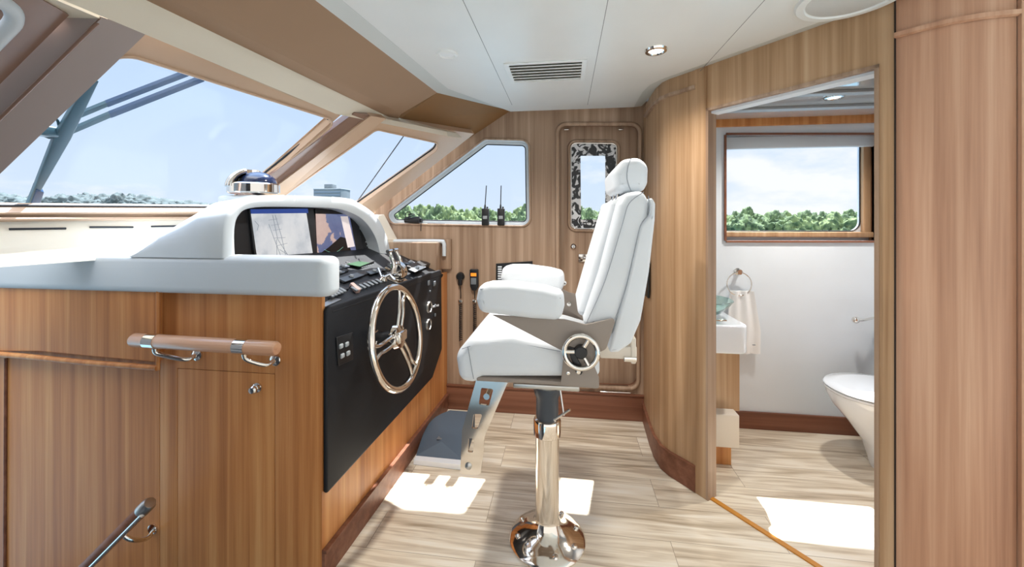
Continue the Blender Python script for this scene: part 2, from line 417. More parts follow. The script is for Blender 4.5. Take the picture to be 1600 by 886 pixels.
# ---- ceiling
ZC = 2.075
A0, A1, A2 = Zp(512, 0, ZC), Zp(700, 139, ZC), Yp(798, 164, YW-.11)
def ext(p, q, y):                                            # extend line p-q to a given y
    t = (y-p.y)/(q.y-p.y); return p+(q-p)*t
O0, O1 = Zp(492, 0, ZC-.01), Zp(683, 145, ZC-.01); O2 = Yp(800, 173, YW)
O0e = ext(O1, O0, -1.6); A0e = O0e+(A1-O1)
A2.z = ZC
wall_plan = [(.523, YW+.03), (.508, 2.449), (.507, 2.33), (.521, 2.225), (.550, 2.17), (.594, 2.118), (.676, 2.014)]
LJ = V((.676, 2.014)); DW = V((.624, -.781)).normalized()
RJ = LJ+DW*.636; RJ2 = LJ+DW*.675
cab_plan = [tuple(RJ2), (1.135, 1.448), (1.19, 1.402), (1.26, 1.378), (1.34, 1.37)]
def off_plan(pts, d):
    out = []
    for i in range(len(pts)):
        a = V(pts[max(i-1, 0)]); b = V(pts[min(i+1, len(pts)-1)]); t = (b-a).normalized(); out.append(V(pts[i])+V((t.y, -t.x))*d)
    return out
edge = off_plan(wall_plan[1:]+[tuple(RJ)]+cab_plan+[(2.3, 1.33)], .07)
cpoly = [A0e, A1, A2, V((.44, YW-.11, ZC))]+[V((p.x, p.y, ZC)) for p in edge]+[V((2.3, -1.6, ZC))]
# three seams split the ceiling into panels
S = [(723, 0, 800, 164), (950, 0, 918, 164), (1195, 0, 1085, 121)]
struct('ceiling', plate(cpoly, (0, 0, 1), .02, bev=.002), CEIL)
seams = []
for k, (a, b_, c, d) in enumerate(S):
    p, q = Zp(a, b_, ZC-.0004), Zp(c, d, ZC-.0004); p = ext(q, p, -1.5)
    dd = (q-p).normalized().cross(V((0, 0, 1)))*.0011
    seams.append(slab([p-dd, q-dd, q+dd, p+dd], (0, 0, 1), .001))
struct('trim_2', seams, principled('ceiling_seam', (120, 124, 124), .8), label='thin dark joints between ceiling panels')
# sloped edge strip round the ceiling
inner = [A0e, A1, A2, V((.44, YW-.11, ZC))]+[V((p.x, p.y, ZC)) for p in edge]
oe = off_plan(wall_plan[1:]+[tuple(RJ)]+cab_plan+[(2.3, 1.33)], -.005)
outer_ = [O0e, O1, V((O2.x, YW+.01, O2.z)), V((.51, YW+.01, O2.z))]+[V((p.x, p.y, 2.092)) for p in oe]
rings = [[a, b, b+V((0, 0, .03)), a+V((0, 0, .03))] for a, b in zip(inner, outer_)]
struct('trim_3', loft(rings), CEILE, label='grey-white bevelled strip round the ceiling edge')
struct('trim_4', slab([(-1.05, -1.7, 2.17), (-1.15, 2.0, 2.17), (-.9, 2.74, 2.17), (2.4, 2.85, 2.17), (2.4, -1.7, 2.17)], (0, 0, 1), .05), CEILE, label='unseen cabin roof slab added against sun leaks')  # unseen slab, added so the sun does not leak in

# ---- brown soffit ahead of the ceiling, cream headliner, windshield
ZB = 1.93
B0, B1, B2 = Zp(228, 0, ZB), Zp(620, 189, ZB), Yp(735, 216, YW)
B0e = ext(B1, B0, -1.2)
O0e2 = ext(O1, O0, -1.2)
U = V((-.2, 0, 1)).normalized()
Cm1 = Zp(627, 178, 1.948); Cm0 = Zp(300, 0, 1.955); Cm0e = ext(Cm1, Cm0, -1.2)
struct('ceiling_soffit', [slab([O0e2, O1, Cm1, Cm0e], (-.3, 0, 1), .03), slab([Cm0e, Cm1, B1, B0e], (-.3, 0, 1), .03)], SUEDE)
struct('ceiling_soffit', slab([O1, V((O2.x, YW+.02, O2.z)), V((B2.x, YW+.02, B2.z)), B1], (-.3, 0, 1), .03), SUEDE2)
ZT = 1.868
T0, T1, T2, T3, T4 = Zp(165, 28, ZT), Zp(525, 178, ZT), Zp(588, 191, ZT), Zp(700, 213, ZT), Yp(737, 216, YW)
T0e = ext(T1, T0, -1.2)
def tri_slab(poly, up=.03): return prism(poly, [p+V((-.01, 0, up)) for p in poly])
struct('ceiling_headliner', [tri_slab([B0e, B1, T1, T0e]), tri_slab([B1, T2, T1]), tri_slab([B1, T3, T2]), tri_slab([B1, V((B2.x, YW+.02, B2.z)), T3])], CREAM)
struct('ceiling_headliner', slab([T0+V((-.02, .02, .001)), Zp(105, 30, ZT), Zp(10, -6, ZT), Zp(-150, -90, ZT), ext(T1, T0, .35)], (0, 0, 1), .02), CREAM)
hp = [Zp(345, 103, 1.892), Zp(402, 99, 1.905), Zp(512, 151, 1.905), Zp(470, 156, 1.89)]
for q in hp: q.z -= .0
def on_cream(px, py):
    n = (B1-B0e).cross(T1-B0e).normalized(); return Pp(px, py, B1, n)
hpc = [on_cream(345, 103), on_cream(402, 99), on_cream(514, 152), on_cream(470, 157)]
struct('trim_5', [tube([a, b], .0012, seg=6) for a, b in zip(hpc, hpc[1:]+hpc[:1])], principled('hatch_line', (196, 180, 156), .7), label='outline of a flush hatch in the cream headliner')

# W1: big windshield pane; W2: corner pane; W0: pane left of the pillar
def plane3(a, b, c):
    n = (b-a).cross(c-a).normalized()
    if n.dot(CAM-a) < 0: n = -n
    return a, n
PA, PB, PC = V((-1.293, 1.042, 1.85)), V((-1.138, 1.814, 1.85)), V((-1.712, 1.788, 1.408))
o1, n1 = plane3(PA, PB, PC)
def w1(px, py, d=0): return Pp(px, py, o1+n1*d, n1)
def window_set(idx, outer, hole, o, n, pane_off, mat, fr, r, surround_t=.045):
    w_ = struct('window_%d' % idx, [plate(outer, -n, surround_t, holes=[hole], hfil=r)], mat)
    M = frame_of(V(hole[0]), n); q = fillet([(M.inverted() @ V(p)).to_2d() for p in hole], r, 8)
    loop = [M @ V((p.x, p.y, 0)) for p in q]
    obj('window_frame', tube([p+n*.001 for p in loop], fr, True, 8), mat, w_)
    obj('gasket', tube([p-n*(pane_off-.008) for p in loop], .006, True, 8), GASKET, w_)
    cen = sum(loop, V((0, 0, 0)))/len(loop)
    g = obj('pane', plate([p+(p-cen).normalized()*.004-n*pane_off for p in loop], -n, .006), GLASS, w_)
    return w_
h1 = [w1(190, 82), w1(528, 189), w1(352, 331), w1(-250, 334)]
out1 = [w1(178, 8), w1(555, 160), w1(336, 352), w1(-420, 352), w1(-420, 340), w1(0, 160)]
window_set(1, out1, h1, o1, n1, .04, TAN, .006, [.07, .055, .05, .05])
QA, QB, QC = V((-1.07, 2.111, 1.85)), V((-.81, 2.524, 1.85)), V((-1.416, 2.433, 1.425))
o2, n2 = plane3(QA, QB, QC)
def w2(px, py, d=0): return Pp(px, py, o2+n2*d, n2)
h2 = [w2(588, 202), w2(696, 226), w2(560, 322), w2(420, 322)]
out2 = [w2(575, 184), w2(741, 209), w2(592, 325), w2(577, 345), w2(395, 345)]
window_set(2, out2, h2, o2, n2, .04, TAN, .006, [.04, .055, .03, .03])
# pane 0 (port of the near pillar)
E = V((-.574, 0, -.442))
RA, RB = Zp(0, -34, 1.86), Zp(106, 26, 1.86)
o0, n0 = plane3(RA, RB, RB+E)
def w0(px, py, d=0): return Pp(px, py, o0+n0*d, n0)
a_ = w0(53, 38)
K0 = w0(35, 19); pd_ = (RA-RB).normalized()
h0 = [K0+pd_*.8, K0, K0+E*1.0, K0+E*1.0+pd_*.8]
KO = w0(108, 24)
out0 = [KO+pd_*1.0, KO, KO+E*1.15, KO+E*1.15+pd_*1.0]
w3 = window_set(3, out0, h0, o0, n0, .05, W_PILLARD, .004, [0, .06, .06, 0])
M_ = frame_of(h0[0], n0); lp_ = [M_ @ V((p.x, p.y, 0)) for p in fillet([(M_.inverted() @ V(p)).to_2d() for p in h0], [0, .06, .06, 0], 8)]
obj('white_lining', tube([p+n0*.002 for p in lp_], .016, True), DASH, w3, 'white lining round the pane')
# pillar between panes 0 and 1: a deep sloping box
def bar(sec, e): return prism(sec, [p+e for p in sec])
pr, pl = Zp(229, 52, ZT+.004), Zp(160, 27, ZT+.004)
E1 = V((-.574, 0, -.442))*1.35
fwd = V((-.10, .035, -.0))
ps = [pl, pr, pr+V((-.07, .0, .02)), pl+V((-.07, -.02, .02))]
struct('wall_pillar_near', bar(ps, E1), W_PILLAR)
pb = Zp(106, 32, ZT-.0)
ps2 = [pl+V((-.004, -.001, -.003)), pb, pb+V((-.06, 0, .03)), pl+V((-.06, 0, .03))]
struct('wall_pillar_near', bar(ps2, E1), W_PILLARD)
struct('trim_6', tube([pl+E1*.02+V((0, 0, -.002)), pl+E1], .0045), W_PILLARD, label='raised bead along the near pillar')
# pillar between panes 1 and 2
q0, q1 = Zp(549, 184, ZT), Zp(593, 191, ZT)
e0, e1 = Dp(352, 331, 2.02), Dp(424, 318, 2.22)
def sec(a, b, t): n = V((.35, -.25, -.25)).normalized(); return [a+n*t, b+n*t, b-n*.05, a-n*.05]
s_b = sec(e0+(e1-e0)*.42, e1, .012); s_t = [p+(p-q)*.05 for p, q in zip(sec(q0+(q1-q0)*.42, q1, .012), s_b)]
struct('wall_pillar_far', prism(s_t, s_b), TAN)
s_b = sec(e0-(e1-e0)*.1, e0+(e1-e0)*.42, .0); s_t = [p+(p-q)*.05 for p, q in zip(sec(q0-(q1-q0)*.1, q0+(q1-q0)*.42, .0), s_b)]
struct('wall_pillar_far', prism(s_t, s_b), W_PILLARD)

# ---- starboard wall with side window and door
def yw(px, py, y=YW): return Yp(px, py, y)
PX0 = (.523+.02)
wpoly = [V((O2.x, YW, O2.z+.03)), yw(731, 211), yw(583, 316), yw(560, 345), V((-1.75, YW, 1.2)), V((-1.75, YW, -.02)), V((PX0, YW, -.02)), V((PX0, YW, O2.z+.03))]
hw = [yw(606, 339), yw(632, 318), yw(757, 218), yw(826, 219), yw(829, 354), yw(622, 350)]
hw = [yw(603, 334), yw(757, 217), yw(827, 219), yw(829, 354), yw(612, 350)]
rw = [.06, .05, .09, .09, .06]
hd = [yw(871, 194), yw(1000, 194), yw(997, 607), yw(871, 602)]
wall = struct('wall_starboard', plate(wpoly, (0, 1, 0), .05, holes=[hw, hd], hfil=.06), W_FAR)
# window: own surround + glass
def ring_loop(pts, r, n, dy=0):
    M = frame_of(V(pts[0]), V(n)); q = fillet([(M.inverted() @ V(p)).to_2d() for p in pts], r, 8)
    return [M @ V((p.x, p.y, 0))+V(n)*dy for p in q]
def inset(loop, d):
    N = len(loop); cen = sum(loop, V((0, 0, 0)))/N; out = []
    for i in range(N):
        t = (loop[(i+1) % N]-loop[i-1]).normalized(); nn = t.cross(V((0, 1, 0)))
        if nn.dot(cen-loop[i]) < 0: nn = -nn
        out.append(loop[i]+nn*d)
    return out
lw = ring_loop(hw, .06, (0, -1, 0))
ws = struct('window_4', loft([[p+V((0, -.006, 0)) for p in lw], [p+V((0, .04, 0)) for p in inset(lw, .008)], [p+V((0, .04, 0)) for p in inset(lw, .03)], [p+V((0, .055, 0)) for p in inset(lw, .03)], [p+V((0, .055, 0)) for p in inset(lw, -.004)], [p+V((0, -.006, 0)) for p in inset(lw, -.004)]], cap=False), DASH)
obj('window_frame', tube([p+V((0, -.004, 0)) for p in lw], .008, True), W_FAR, ws)
obj('gasket', tube([p+V((0, .042, 0)) for p in inset(lw, .032)], .004, True, 8), GASKET, ws)
obj('pane', plate([p+V((0, .046, 0)) for p in inset(lw, .028)], (0, 1, 0), .006), GLASS, ws)
# door
ld = ring_loop(hd, .06, (0, -1, 0))
dr = struct('door_1', loft([[p+V((0, -.004, 0)) for p in ld], [p+V((0, .085, 0)) for p in ld], [p+V((0, .085, 0)) for p in inset(ld, -.01)], [p+V((0, -.004, 0)) for p in inset(ld, -.01)]], cap=False), W_TRIM)
obj('door_frame', tube([p+V((0, -.006, 0)) for p in ld], .014, True), W_FAR, dr)
hdw = [yw(889, 220), yw(967, 221), yw(967, 362), yw(889, 360)]
YD = YW+.065
hdw = [V((p.x*YD/YW, YD, HCAM+(p.z-HCAM)*YD/YW)) for p in hdw]
pl_ = [V((p.x, YD, p.z)) for p in inset(ld, -.006)]
leaf = obj('door_leaf', plate(pl_, (0, 1, 0), .03, holes=[hdw], hfil=.05, bev=.003), W_FAR, dr)
ldw = ring_loop(hdw, .05, (0, -1, 0))
obj('window_frame', [tube([p+V((0, -.004, 0)) for p in ldw], .010, True)], W_FAR, leaf)
obj('steel_rim', tube([p+V((0, .004, 0)) for p in inset(ldw, .014)], .006, True), CHROME, leaf)
lin = [Yp(907, 243, YD), Yp(946, 243, YD), Yp(946, 343, YD), Yp(908, 343, YD)]
obj('mottled_border', plate([p+V((0, .012, 0)) for p in inset(ldw, .004)], (0, 1, 0), .006, holes=[[p+V((0, .012, 0)) for p in lin]], hfil=.006), MOT, leaf, 'black and white mottled border round the glass')
obj('pane', plate([p+V((0, .020, 0)) for p in inset(ldw, .002)], (0, 1, 0), .005), GLASS, leaf)
hs = Yp(896, 385, YD)
obj('deadbolt', [lathe([(.0, .018), (.012, .018), (.018, .012), (.020, 0)], hs, (0, -1, 0)), rbox(hs+V((0, -.022, 0)), (.008, .008, .022), .002)], CHROME, leaf)
hs = Yp(914, 403, YD)
obj('latch', [rbox(hs+V((-.01, -.006, 0)), (.07, .012, .055), .003), rbox(hs+V((.01, -.02, 0)), (.05, .022, .022), .004), tube([hs+V((-.03, -.02, 0)), hs+V((.07, -.026, -.0))], .006)], CHROME, leaf)
for px in (885, 970):
    obj('hook', [rbox(Yp(px, 203, YW+.05)+V((0, 0, .0)), (.035, .03, .008), .003)], CHROME, leaf)
obj('grab_bar', [tube([Yp(938, 612, YW-.006), Yp(985, 614, YW-.006)], .005)], CHROMEW, leaf)
# window wall in the head
bw = [V((PX0, YW, -.02)), V((2.25, YW, -.02)), V((2.25, YW, 2.15)), V((PX0, YW, 2.15))]
hb = [yw(1134, 211), yw(1372, 211), yw(1372, 376), yw(1134, 376)]
struct('wall_head', plate(bw, (0, 1, 0), .05, holes=[hb]), WHITE)
YG = YW+.075
g1 = [V((.7, YG, 1.15)), V((2.25, YG, 1.15)), V((2.25, YG, 2.0)), V((.7, YG, 2.0))]
hg = [Yp(1100, 205, YG), Yp(1343, 205, YG), Yp(1343, 361, YG), Yp(1100, 361, YG)]
wb = struct('window_5', plate(g1, (0, 1, 0), .02, holes=[hg], hfil=[.0, .04, .06, 0]), WHITE)
lb = ring_loop(hg, [.0, .04, .06, 0], (0, -1, 0))
obj('window_frame', [slab([V((a.x, YW-.014, a.z)), V((b.x, YW-.014, b.z)), V((b.x, YG, b.z)), V((a.x, YG, a.z))], n_, .012) for a, b, n_ in
    ((hb[0], hb[1], (0, 0, 1)), (hb[3], hb[2], (0, 0, -1)), (hb[0], hb[3], (-1, 0, 0)), (hb[1], hb[2], (1, 0, 0)))], W_TRIM, wb)
obj('window_sill', [rbox((1.6, YW+.055, Yp(1200, 366, YG).z), (1.3, .035, .035), .006), rbox(Yp(1350, 296, YW+.06)+V((.01, 0, 0)), (.045, .03, .60), .006), rbox(Yp(1366, 296, YW+.065)+V((.02, 0, 0)), (.09, .02, .66), .003)], W_GOLD, wb)
obj('gasket', tube([p+V((0, -.002, 0)) for p in lb], .004, True, 8), GASKET, wb)
obj('pane', plate([p+V((0, .006, 0)) for p in lb], (0, 1, 0), .005), GLASS, wb)
t = obj('roller_blind', [rbox(V((1.62, YW+.045, Yp(1240, 221, YW+.03).z)), (1.38, .03, .085), .01)], DASH, None)
tag(t, 'white rolled-up blind cassette at the top of the head window', 'blind')
# curved wood bulkhead of the head, left of the doorway
ZH = 2.095
struct('wall_bulkhead', wallpath(wall_plan, 0, ZH, .03), W_GOLD)
struct('wall_bulkhead', wallpath([tuple(LJ), tuple(RJ)], 1.885, ZH, .03), W_GOLD)
struct('wall_bulkhead', wallpath([tuple(RJ), tuple(RJ2)], 0, ZH, .05), W_GOLD)
struct('wall_bulkhead', wallpath(off_plan(cab_plan, -.004), 0, ZH, .03), W_RED)
struct('wall_bulkhead', wallpath([(1.345, 1.362), (2.3, 1.32)], 0, ZH, .03), W_RED)
struct('trim_7', wallpath([(1.338, 1.358), (1.352, 1.354)], 0, ZH, .02), W_RED, label='upright bead beside the reddish panel')
# casing of the door opening
def wp(a, s, o): q = a+DW*s; nrm = V((DW.y, -DW.x)); nrm = V((-.781, -.624)); return q+nrm*o
def boxline(a, b, z0, z1, t0, t1):
    nrm = V((-.781, -.624)); P = [a+nrm*t0, b+nrm*t0, b+nrm*t1, a+nrm*t1]
    return prism([V((p.x, p.y, z0)) for p in P], [V((p.x, p.y, z1)) for p in P])
struct('door_2', [boxline(LJ-DW*.0, LJ+DW*.012, 0, 1.885, -.06, .006), boxline(RJ-DW*.012, RJ+DW*.0, 0, 1.885, -.07, .006), boxline(LJ, RJ, 1.873, 1.885, -.06, .006)], W_FAR)
struct('trim_8', [boxline(LJ-DW*.055, LJ, 0, ZH, .0, .006)], W_GOLD, label='flat casing left of the doorway')
struct('trim_9', [boxline(LJ+DW*.012, RJ-DW*.012, 1.862, 1.884, -.075, -.02)], WHITE, label='white inner head of the doorway')
struct('trim_10', [boxline(RJ+DW*.0385, RJ+DW*.042, 0, ZH, -.01, .003)], DARKGAP, label='dark joint right of the doorway')  # narrow strip coloured dark brown as the joint
struct('trim_11', [boxline(LJ+DW*.0, RJ, -.0, .006, -.035, -.012)], AMBER, label='amber wood threshold strip across the doorway')
# mouldings under the ceiling on both curved parts, skirting on the left one
def moulding(plan, z, h, t, o=0):
    P = off_plan(plan, o); Q = off_plan(plan, o+t)
    return loft([[V((a.x, a.y, z)), V((a.x, a.y, z+h)), V((b.x, b.y, z+h-.003)), V((b.x, b.y, z+.003))] for a, b in zip(P, Q)], ang=50)
cw = [(.508, 2.6), (.508, 2.449), (.507, 2.33), (.521, 2.225), (.550, 2.17), (.594, 2.118), (.642, 2.057)]
struct('trim_12', moulding(cw, 1.995, .022, .014), W_FAR, label='curved moulding under the ceiling left of the doorway')
struct('trim_13', moulding(cab_plan, 1.957, .02, .012), W_RED, label='curved moulding near the top of the reddish panel')
struct('baseboard_bulkhead', [moulding([(.523, YW)]+cw[1:], 0, .125, .010), moulding([(.523, YW)]+cw[1:], .12, .012, .015)], W_TRIM)
struct('baseboard_starboard', [rbox(((-.84+.52)/2, YW-.008, .085), (1.37, .016, .17), .004), rbox(((-.84+.52)/2, YW-.012, .172), (1.37, .024, .012), .004)], W_TRIM)
struct('baseboard_head', [rbox((1.6, YW-.008, .055), (1.9, .016, .11), .004)], W_TRIM)
# head interior: ceiling, wood band, side walls
BC = bpy.data.materials.new('gloss_head_ceiling'); BC.use_nodes = True; nt = BC.node_tree; b = nt.nodes['Principled BSDF']
b.inputs['Base Color'].default_value = rgba((186, 188, 188)); b.inputs['Roughness'].default_value = .05; b.inputs['Coat Weight'].default_value = 1; b.inputs['Specular IOR Level'].default_value = 1
struct('ceiling_head', slab([(.54, YW+.02, 2.0), (2.25, YW+.02, 2.0), (2.25, 1.40, 2.0), (1.12, 1.52, 2.0), (.54, 2.25, 2.0)], (0, 0, 1), .02), BC)
struct('trim_14', rbox((1.46, YW-.01, Yp(1230, 187, YW).z), (1.77, .02, .075), .003), W_MAIN, label='wood band above the head window')
struct('trim_15', [rbox((1.46, YW-.02, Yp(1230, 171, YW).z+.012), (1.77, .04, .035), .008)], WHITE, label='white cove above the wood band')
struct('trim_16', [rbox((1.48, 2.48, 1.992), (1.72, .06, .016), .003), rbox((1.52, 2.2, 1.992), (1.66, .05, .016), .003)], GREY, label='grey ribs across the head ceiling')
struct('wall_head_aft', slab([(2.02, 1.42, 0), (2.02, YW, 0), (2.02, YW, 2.1), (2.02, 1.42, 2.1)], (1, 0, 0), .03), WHITE)
struct('wall_head_port', wallpath([(.53, YW), (.54, 2.36), (.575, 2.2), (.69, 2.05)], 0, 2.0, .012), WHITE)

# ---- console: port end, aft face, starboard box
YP = 1.363
XF0, XF1 = V((-.898, YP)), V((-.836, 2.713))                # aft face plan
FD = (XF1-XF0).normalized()
NF = V((FD.y, -FD.x, 0))                                     # outwards normal (aft)
oF = V((XF0.x, XF0.y, 0))
def fp(px, py, d=0): return Pp(px, py, oF+NF*d, NF)
cons = thing('helm_console', 'wood helm console under the white dashboard with a black control face', 'console', (-.95, 1.6, 0))
XL = -2.7
def yp(px, py, d=0): return Yp(px, py, YP-d)
# port end: boards
obj('end_panel', plate([V((-.898, YP, -.9)), V((-.898, YP, 1.10)), V((yp(430, 460).x, YP, 1.10)), V((yp(430, 460).x, YP, -.9))], (0, 1, 0), .02, bev=.001), W_MAIN, cons)
xa, xb, xc = yp(430, 460).x-.002, yp(277, 576).x, yp(250, 460).x
obj('end_panel', plate([V((xa, YP, yp(430, 585).z+.002)), V((xa, YP, 1.10)), V((xc, YP, 1.10)), V((xc, YP, -.9)), V((xb, YP, -.9)), V((xb, YP, yp(277, 576).z+.002))], (0, 1, 0), .02, bev=.001), W_MAIN, cons)
door = obj('locker_door', plate([V((xa-.001, YP, -.9)), V((xa-.001, YP, yp(430, 585).z)), V((xb+.002, YP, yp(277, 576).z)), V((xb+.002, YP, -.9))], (0, 1, 0), .02, bev=.001), W_MAIN, cons)
k = yp(403, 605)
obj('knob', [lathe([(.018, 0), (.018, .006), (.008, .009), (.008, .016), (.014, .02), (.015, .028), (.011, .034), (0, .035)], k, (0, -1, 0))], CHROME, door)
obj('end_panel', plate([V((xc-.002, YP, -.9)), V((xc-.002, YP, 1.10)), V((XL, YP, 1.10)), V((XL, YP, -.9))], (0, 1, 0), .02), W_MAIN, cons)
# raised upper board with its bead
up = [yp(-90, 440, .03), yp(243, 450, .03), yp(243, 566, .03), yp(60, 549, .03), yp(-90, 549, .03)]
obj('upper_board', plate(up, (0, 1, 0), .03, bev=.004), W_MAIN, cons, 'raised golden board at the top of the console end')
bead = spline([yp(-90, 547, .033), yp(30, 556, .033), yp(130, 566, .033), yp(246, 575, .033)], 6)
obj('bead', [tube(bead, .011), tube([yp(247, 578, .030), yp(247, 440, .030)], .007)], W_MAIN, cons)
obj('edge_bead', tube([yp(9, 560, .004), yp(6, 1100, .004)], .005), W_TRIM, cons)
# aft face (wood) with black moulded panel
zt = 1.0
af = [V((XF0.x, XF0.y, 0)), V((XF1.x, XF1.y+.02, 0)), V((XF1.x, XF1.y+.02, .975)), V((XF0.x, XF0.y, .975))]
obj('aft_board', plate(af, -NF, .02), W_MAIN, cons)
bp = [fp(504, 480), fp(686, 421), fp(687, 545), fp(672, 590), fp(504, 772)]
blk = obj('black_face', plate([p for p in bp], NF, .018, fil=[.02, .03, .03, .02, .012], bev=.008), BLACK, cons, 'black moulded control face')
pn = NF*.020
skirt = []
for z_, h_, t_ in ((0, .11, .012), (.105, .012, .02)):
    P0, P1 = XF0, XF1; nn = V((NF.x, NF.y))
    skirt.append(prism([V((p.x, p.y, z_)) for p in (P0, P1, P1+nn*t_, P0+nn*t_)], [V((p.x, p.y, z_+h_)) for p in (P0, P1, P1+nn*t_, P0+nn*t_)]))
obj('skirting', skirt, W_TRIM, cons)
# rocker switch plate low on the face, gauges and keys at its far end
sw = [fp(524, 527, .018), fp(550, 519, .018), fp(550, 562, .018), fp(527, 572, .018)]
swp = obj('switch_panel', plate(sw, NF, .006, fil=.004, bev=.002), BLACKD, cons)
for (px, py) in ((533, 541), (542, 538), (535, 556), (544, 552)):
    obj('rocker', rbox(fp(px, py, .026), (.010, .022, .018), .004), GREY, swp)
for (px, py) in ((670, 480), (669, 507)):
    c_ = fp(px, py, .018)
    g_ = obj('gauge', lathe([(0, .004), (.026, .004), (.028, .010), (.034, .010), (.036, 0)], c_, NF), BRUSH, cons)
    obj('dial', lathe([(0, .0065), (.026, .0065), (.026, .004)], c_, NF), BLACKD, g_)
for (px, py, w_, h_) in ((670, 442, .028, .03), (679, 443, .03, .03), (680, 478, .016, .02), (680, 492, .016, .02), (672, 455, .012, .012)):
    obj('key_block', rbox(fp(px, py, .022), (.008, w_, h_), .003), KEY, cons)
for i in range(5):
    obj('indicator', rbox(fp(677+i*2.0, 479-i*.5, .021), (.005, .007, .012), .001), PORC, cons)
# instrument deck, black, rising forward
def deckz(x): return 1.0+(-.87-x)*.42
def dk(px, py, h=0):
    n = V((.42, 0, 1)).normalized(); return Pp(px, py, V((-.87, 2, 1.0))+n*h, n)
dn = V((.42, 0, 1)).normalized()
de = [V((-.895+.02, 1.40, 0)), V((-.835+.015, 2.60, 0)), V((-1.31, 2.60, 0)), V((-1.40, 1.40, 0))]
for p in de: p.z = deckz(p.x)
deck = obj('instrument_deck', plate(de, -dn, .03, bev=.008), BLACK, cons, 'black sloping instrument deck')
# starboard box (wood) with white cap beside the wall
sb = [(-.87, 2.60), (-.87, YW), (-1.25, YW), (-1.25, 2.60)]
obj('side_box', prism([V((a, b, .9)) for a, b in sb], [V((a, b, 1.19)) for a, b in sb]), W_FAR, cons)
obj('upstand', plate([Xp(604, 404, -.86) if 0 else V((-1.25, YW-.035, 1.0)), V((-1.25, YW-.035, 1.21)), V((-.80, YW-.035, 1.21)), V((-.80, YW-.035, 1.0))], (0, 1, 0), .03), W_FAR, cons)
cap = [yw(600, 381, YW-.05), yw(690, 378, YW-.05), yw(695, 381, YW-.05), yw(696, 402, YW-.05)]
obj('white_cap', [tube(spline([yw(600, 377, YW-.055), yw(684, 377, YW-.055), yw(693, 380, YW-.055), yw(694, 388, YW-.055), yw(694, 400, YW-.055)], 5), .014)], DASH, cons, 'white padded edge')

# ---- dashboard
dash = thing('dashboard', 'white padded dashboard running under the windshield above the wood console', 'dashboard', (-1.4, 1.6, 1.0))
dpts = [V((-3.0, 1.315, 1.066)), V((-.843, 1.315, 1.066)), V((-.843, 1.42, 1.066)), V((-1.38, 1.42, 1.066)), V((-1.32, 2.60, 1.066)), V((-1.25, 2.62, 1.066)), V((-1.25, YW-.002, 1.066)), V((-1.9, YW-.002, 1.066)), V((-3.0, 2.2, 1.066))]
obj('top_pad', plate(dpts, (0, 0, 1), .147, bev=.028, fil=[0, .045, .045, .02, 0, 0, 0, 0, 0], res=5), DASH, dash)
# cream shelf rising to the panes with three demister slots
sl = [w1(-420, 350, .012), w1(345, 340, .012)]
fr = [V((-1.60, 1.62, 1.207)), V((-1.66, 1.30, 1.207))]
fr = [V((p.x+.035, p.y-.008, 1.19)) for p in sl]
shelf = [sl[0], sl[1], fr[1], fr[0]]; lip = V((-.10, .02, 0))
nS = (sl[1]-sl[0]).cross(fr[1]-sl[0]).normalized()
if nS.dot(CAM-sl[0]) < 0: nS = -nS
obj('demister_shelf', prism(shelf, [p+lip for p in shelf]), principled('demister_cream_sunlit', (236, 228, 212), .5), dash)  # cream brightened to stand for sunlight on the shelf
for a, b_, y0, y1 in ((14, 103, 358, 357), (140, 208, 355, 355), (236, 289, 354, 353)):
    p, q = Pp(a, y0, sl[0]+nS*.002, nS), Pp(b_, y1, sl[0]+nS*.002, nS)
    obj('vent_slot', tube([p, q], .004, seg=8), GASKET, dash)
obj('shelf_lip', tube([w1(-420, 346, .02), w1(320, 341, .02)], .008), TAN, dash)
sl2 = [w2(395, 340, .0), w2(600, 335, 0)]
obj('corner_shelf', prism([sl2[0], sl2[1], V((-1.2, YW-.03, 1.21)), V((-1.45, 2.0, 1.21))], [sl2[0]-V((0, 0, .03)), sl2[1]-V((0, 0, .03)), V((-1.2, YW-.03, 1.18)), V((-1.45, 2.0, 1.18))]), CREAM, dash)
# hood round the screens
L0, R0 = V((-1.285, 1.40, 0)), V((-1.19, 2.60, 0))
hdir = (R0-L0).normalized(); nh = V((hdir.y, -hdir.x, 0))
def hp_(px, py, d=0): return Pp(px, py, L0+nh*d, nh)
op = [(367, 408), (366, 360), (373, 336), (392, 325), (440, 323), (515, 325), (545, 331), (570, 346), (588, 374), (597, 412)]
ou = [(346, 408), (348, 352), (360, 326), (384, 309), (445, 305), (535, 309), (560, 317), (588, 338), (605, 372), (613, 412)]
opp = spline([hp_(*p, .02) for p in op], 5); oup = spline([hp_(*p, .02) for p in ou], 5)
zd = 1.205
for l in (opp, oup):
    l[0].z = zd; l[-1].z = zd-.06
hood = thing('screen_hood', 'white arched hood around the two navigation screens', 'hood', (-1.35, 2.0, 1.2))
def shift(l, dx, zf, dy=0): return [V((p.x+dx, p.y, zd+(p.z-zd)*zf))+V((0, dy, 0)) for p in l]
mid = len(oup)//2
back1 = shift(oup, -.12, .93); back2 = shift(oup, -.26, .55); back3 = shift(oup, -.36, .02)
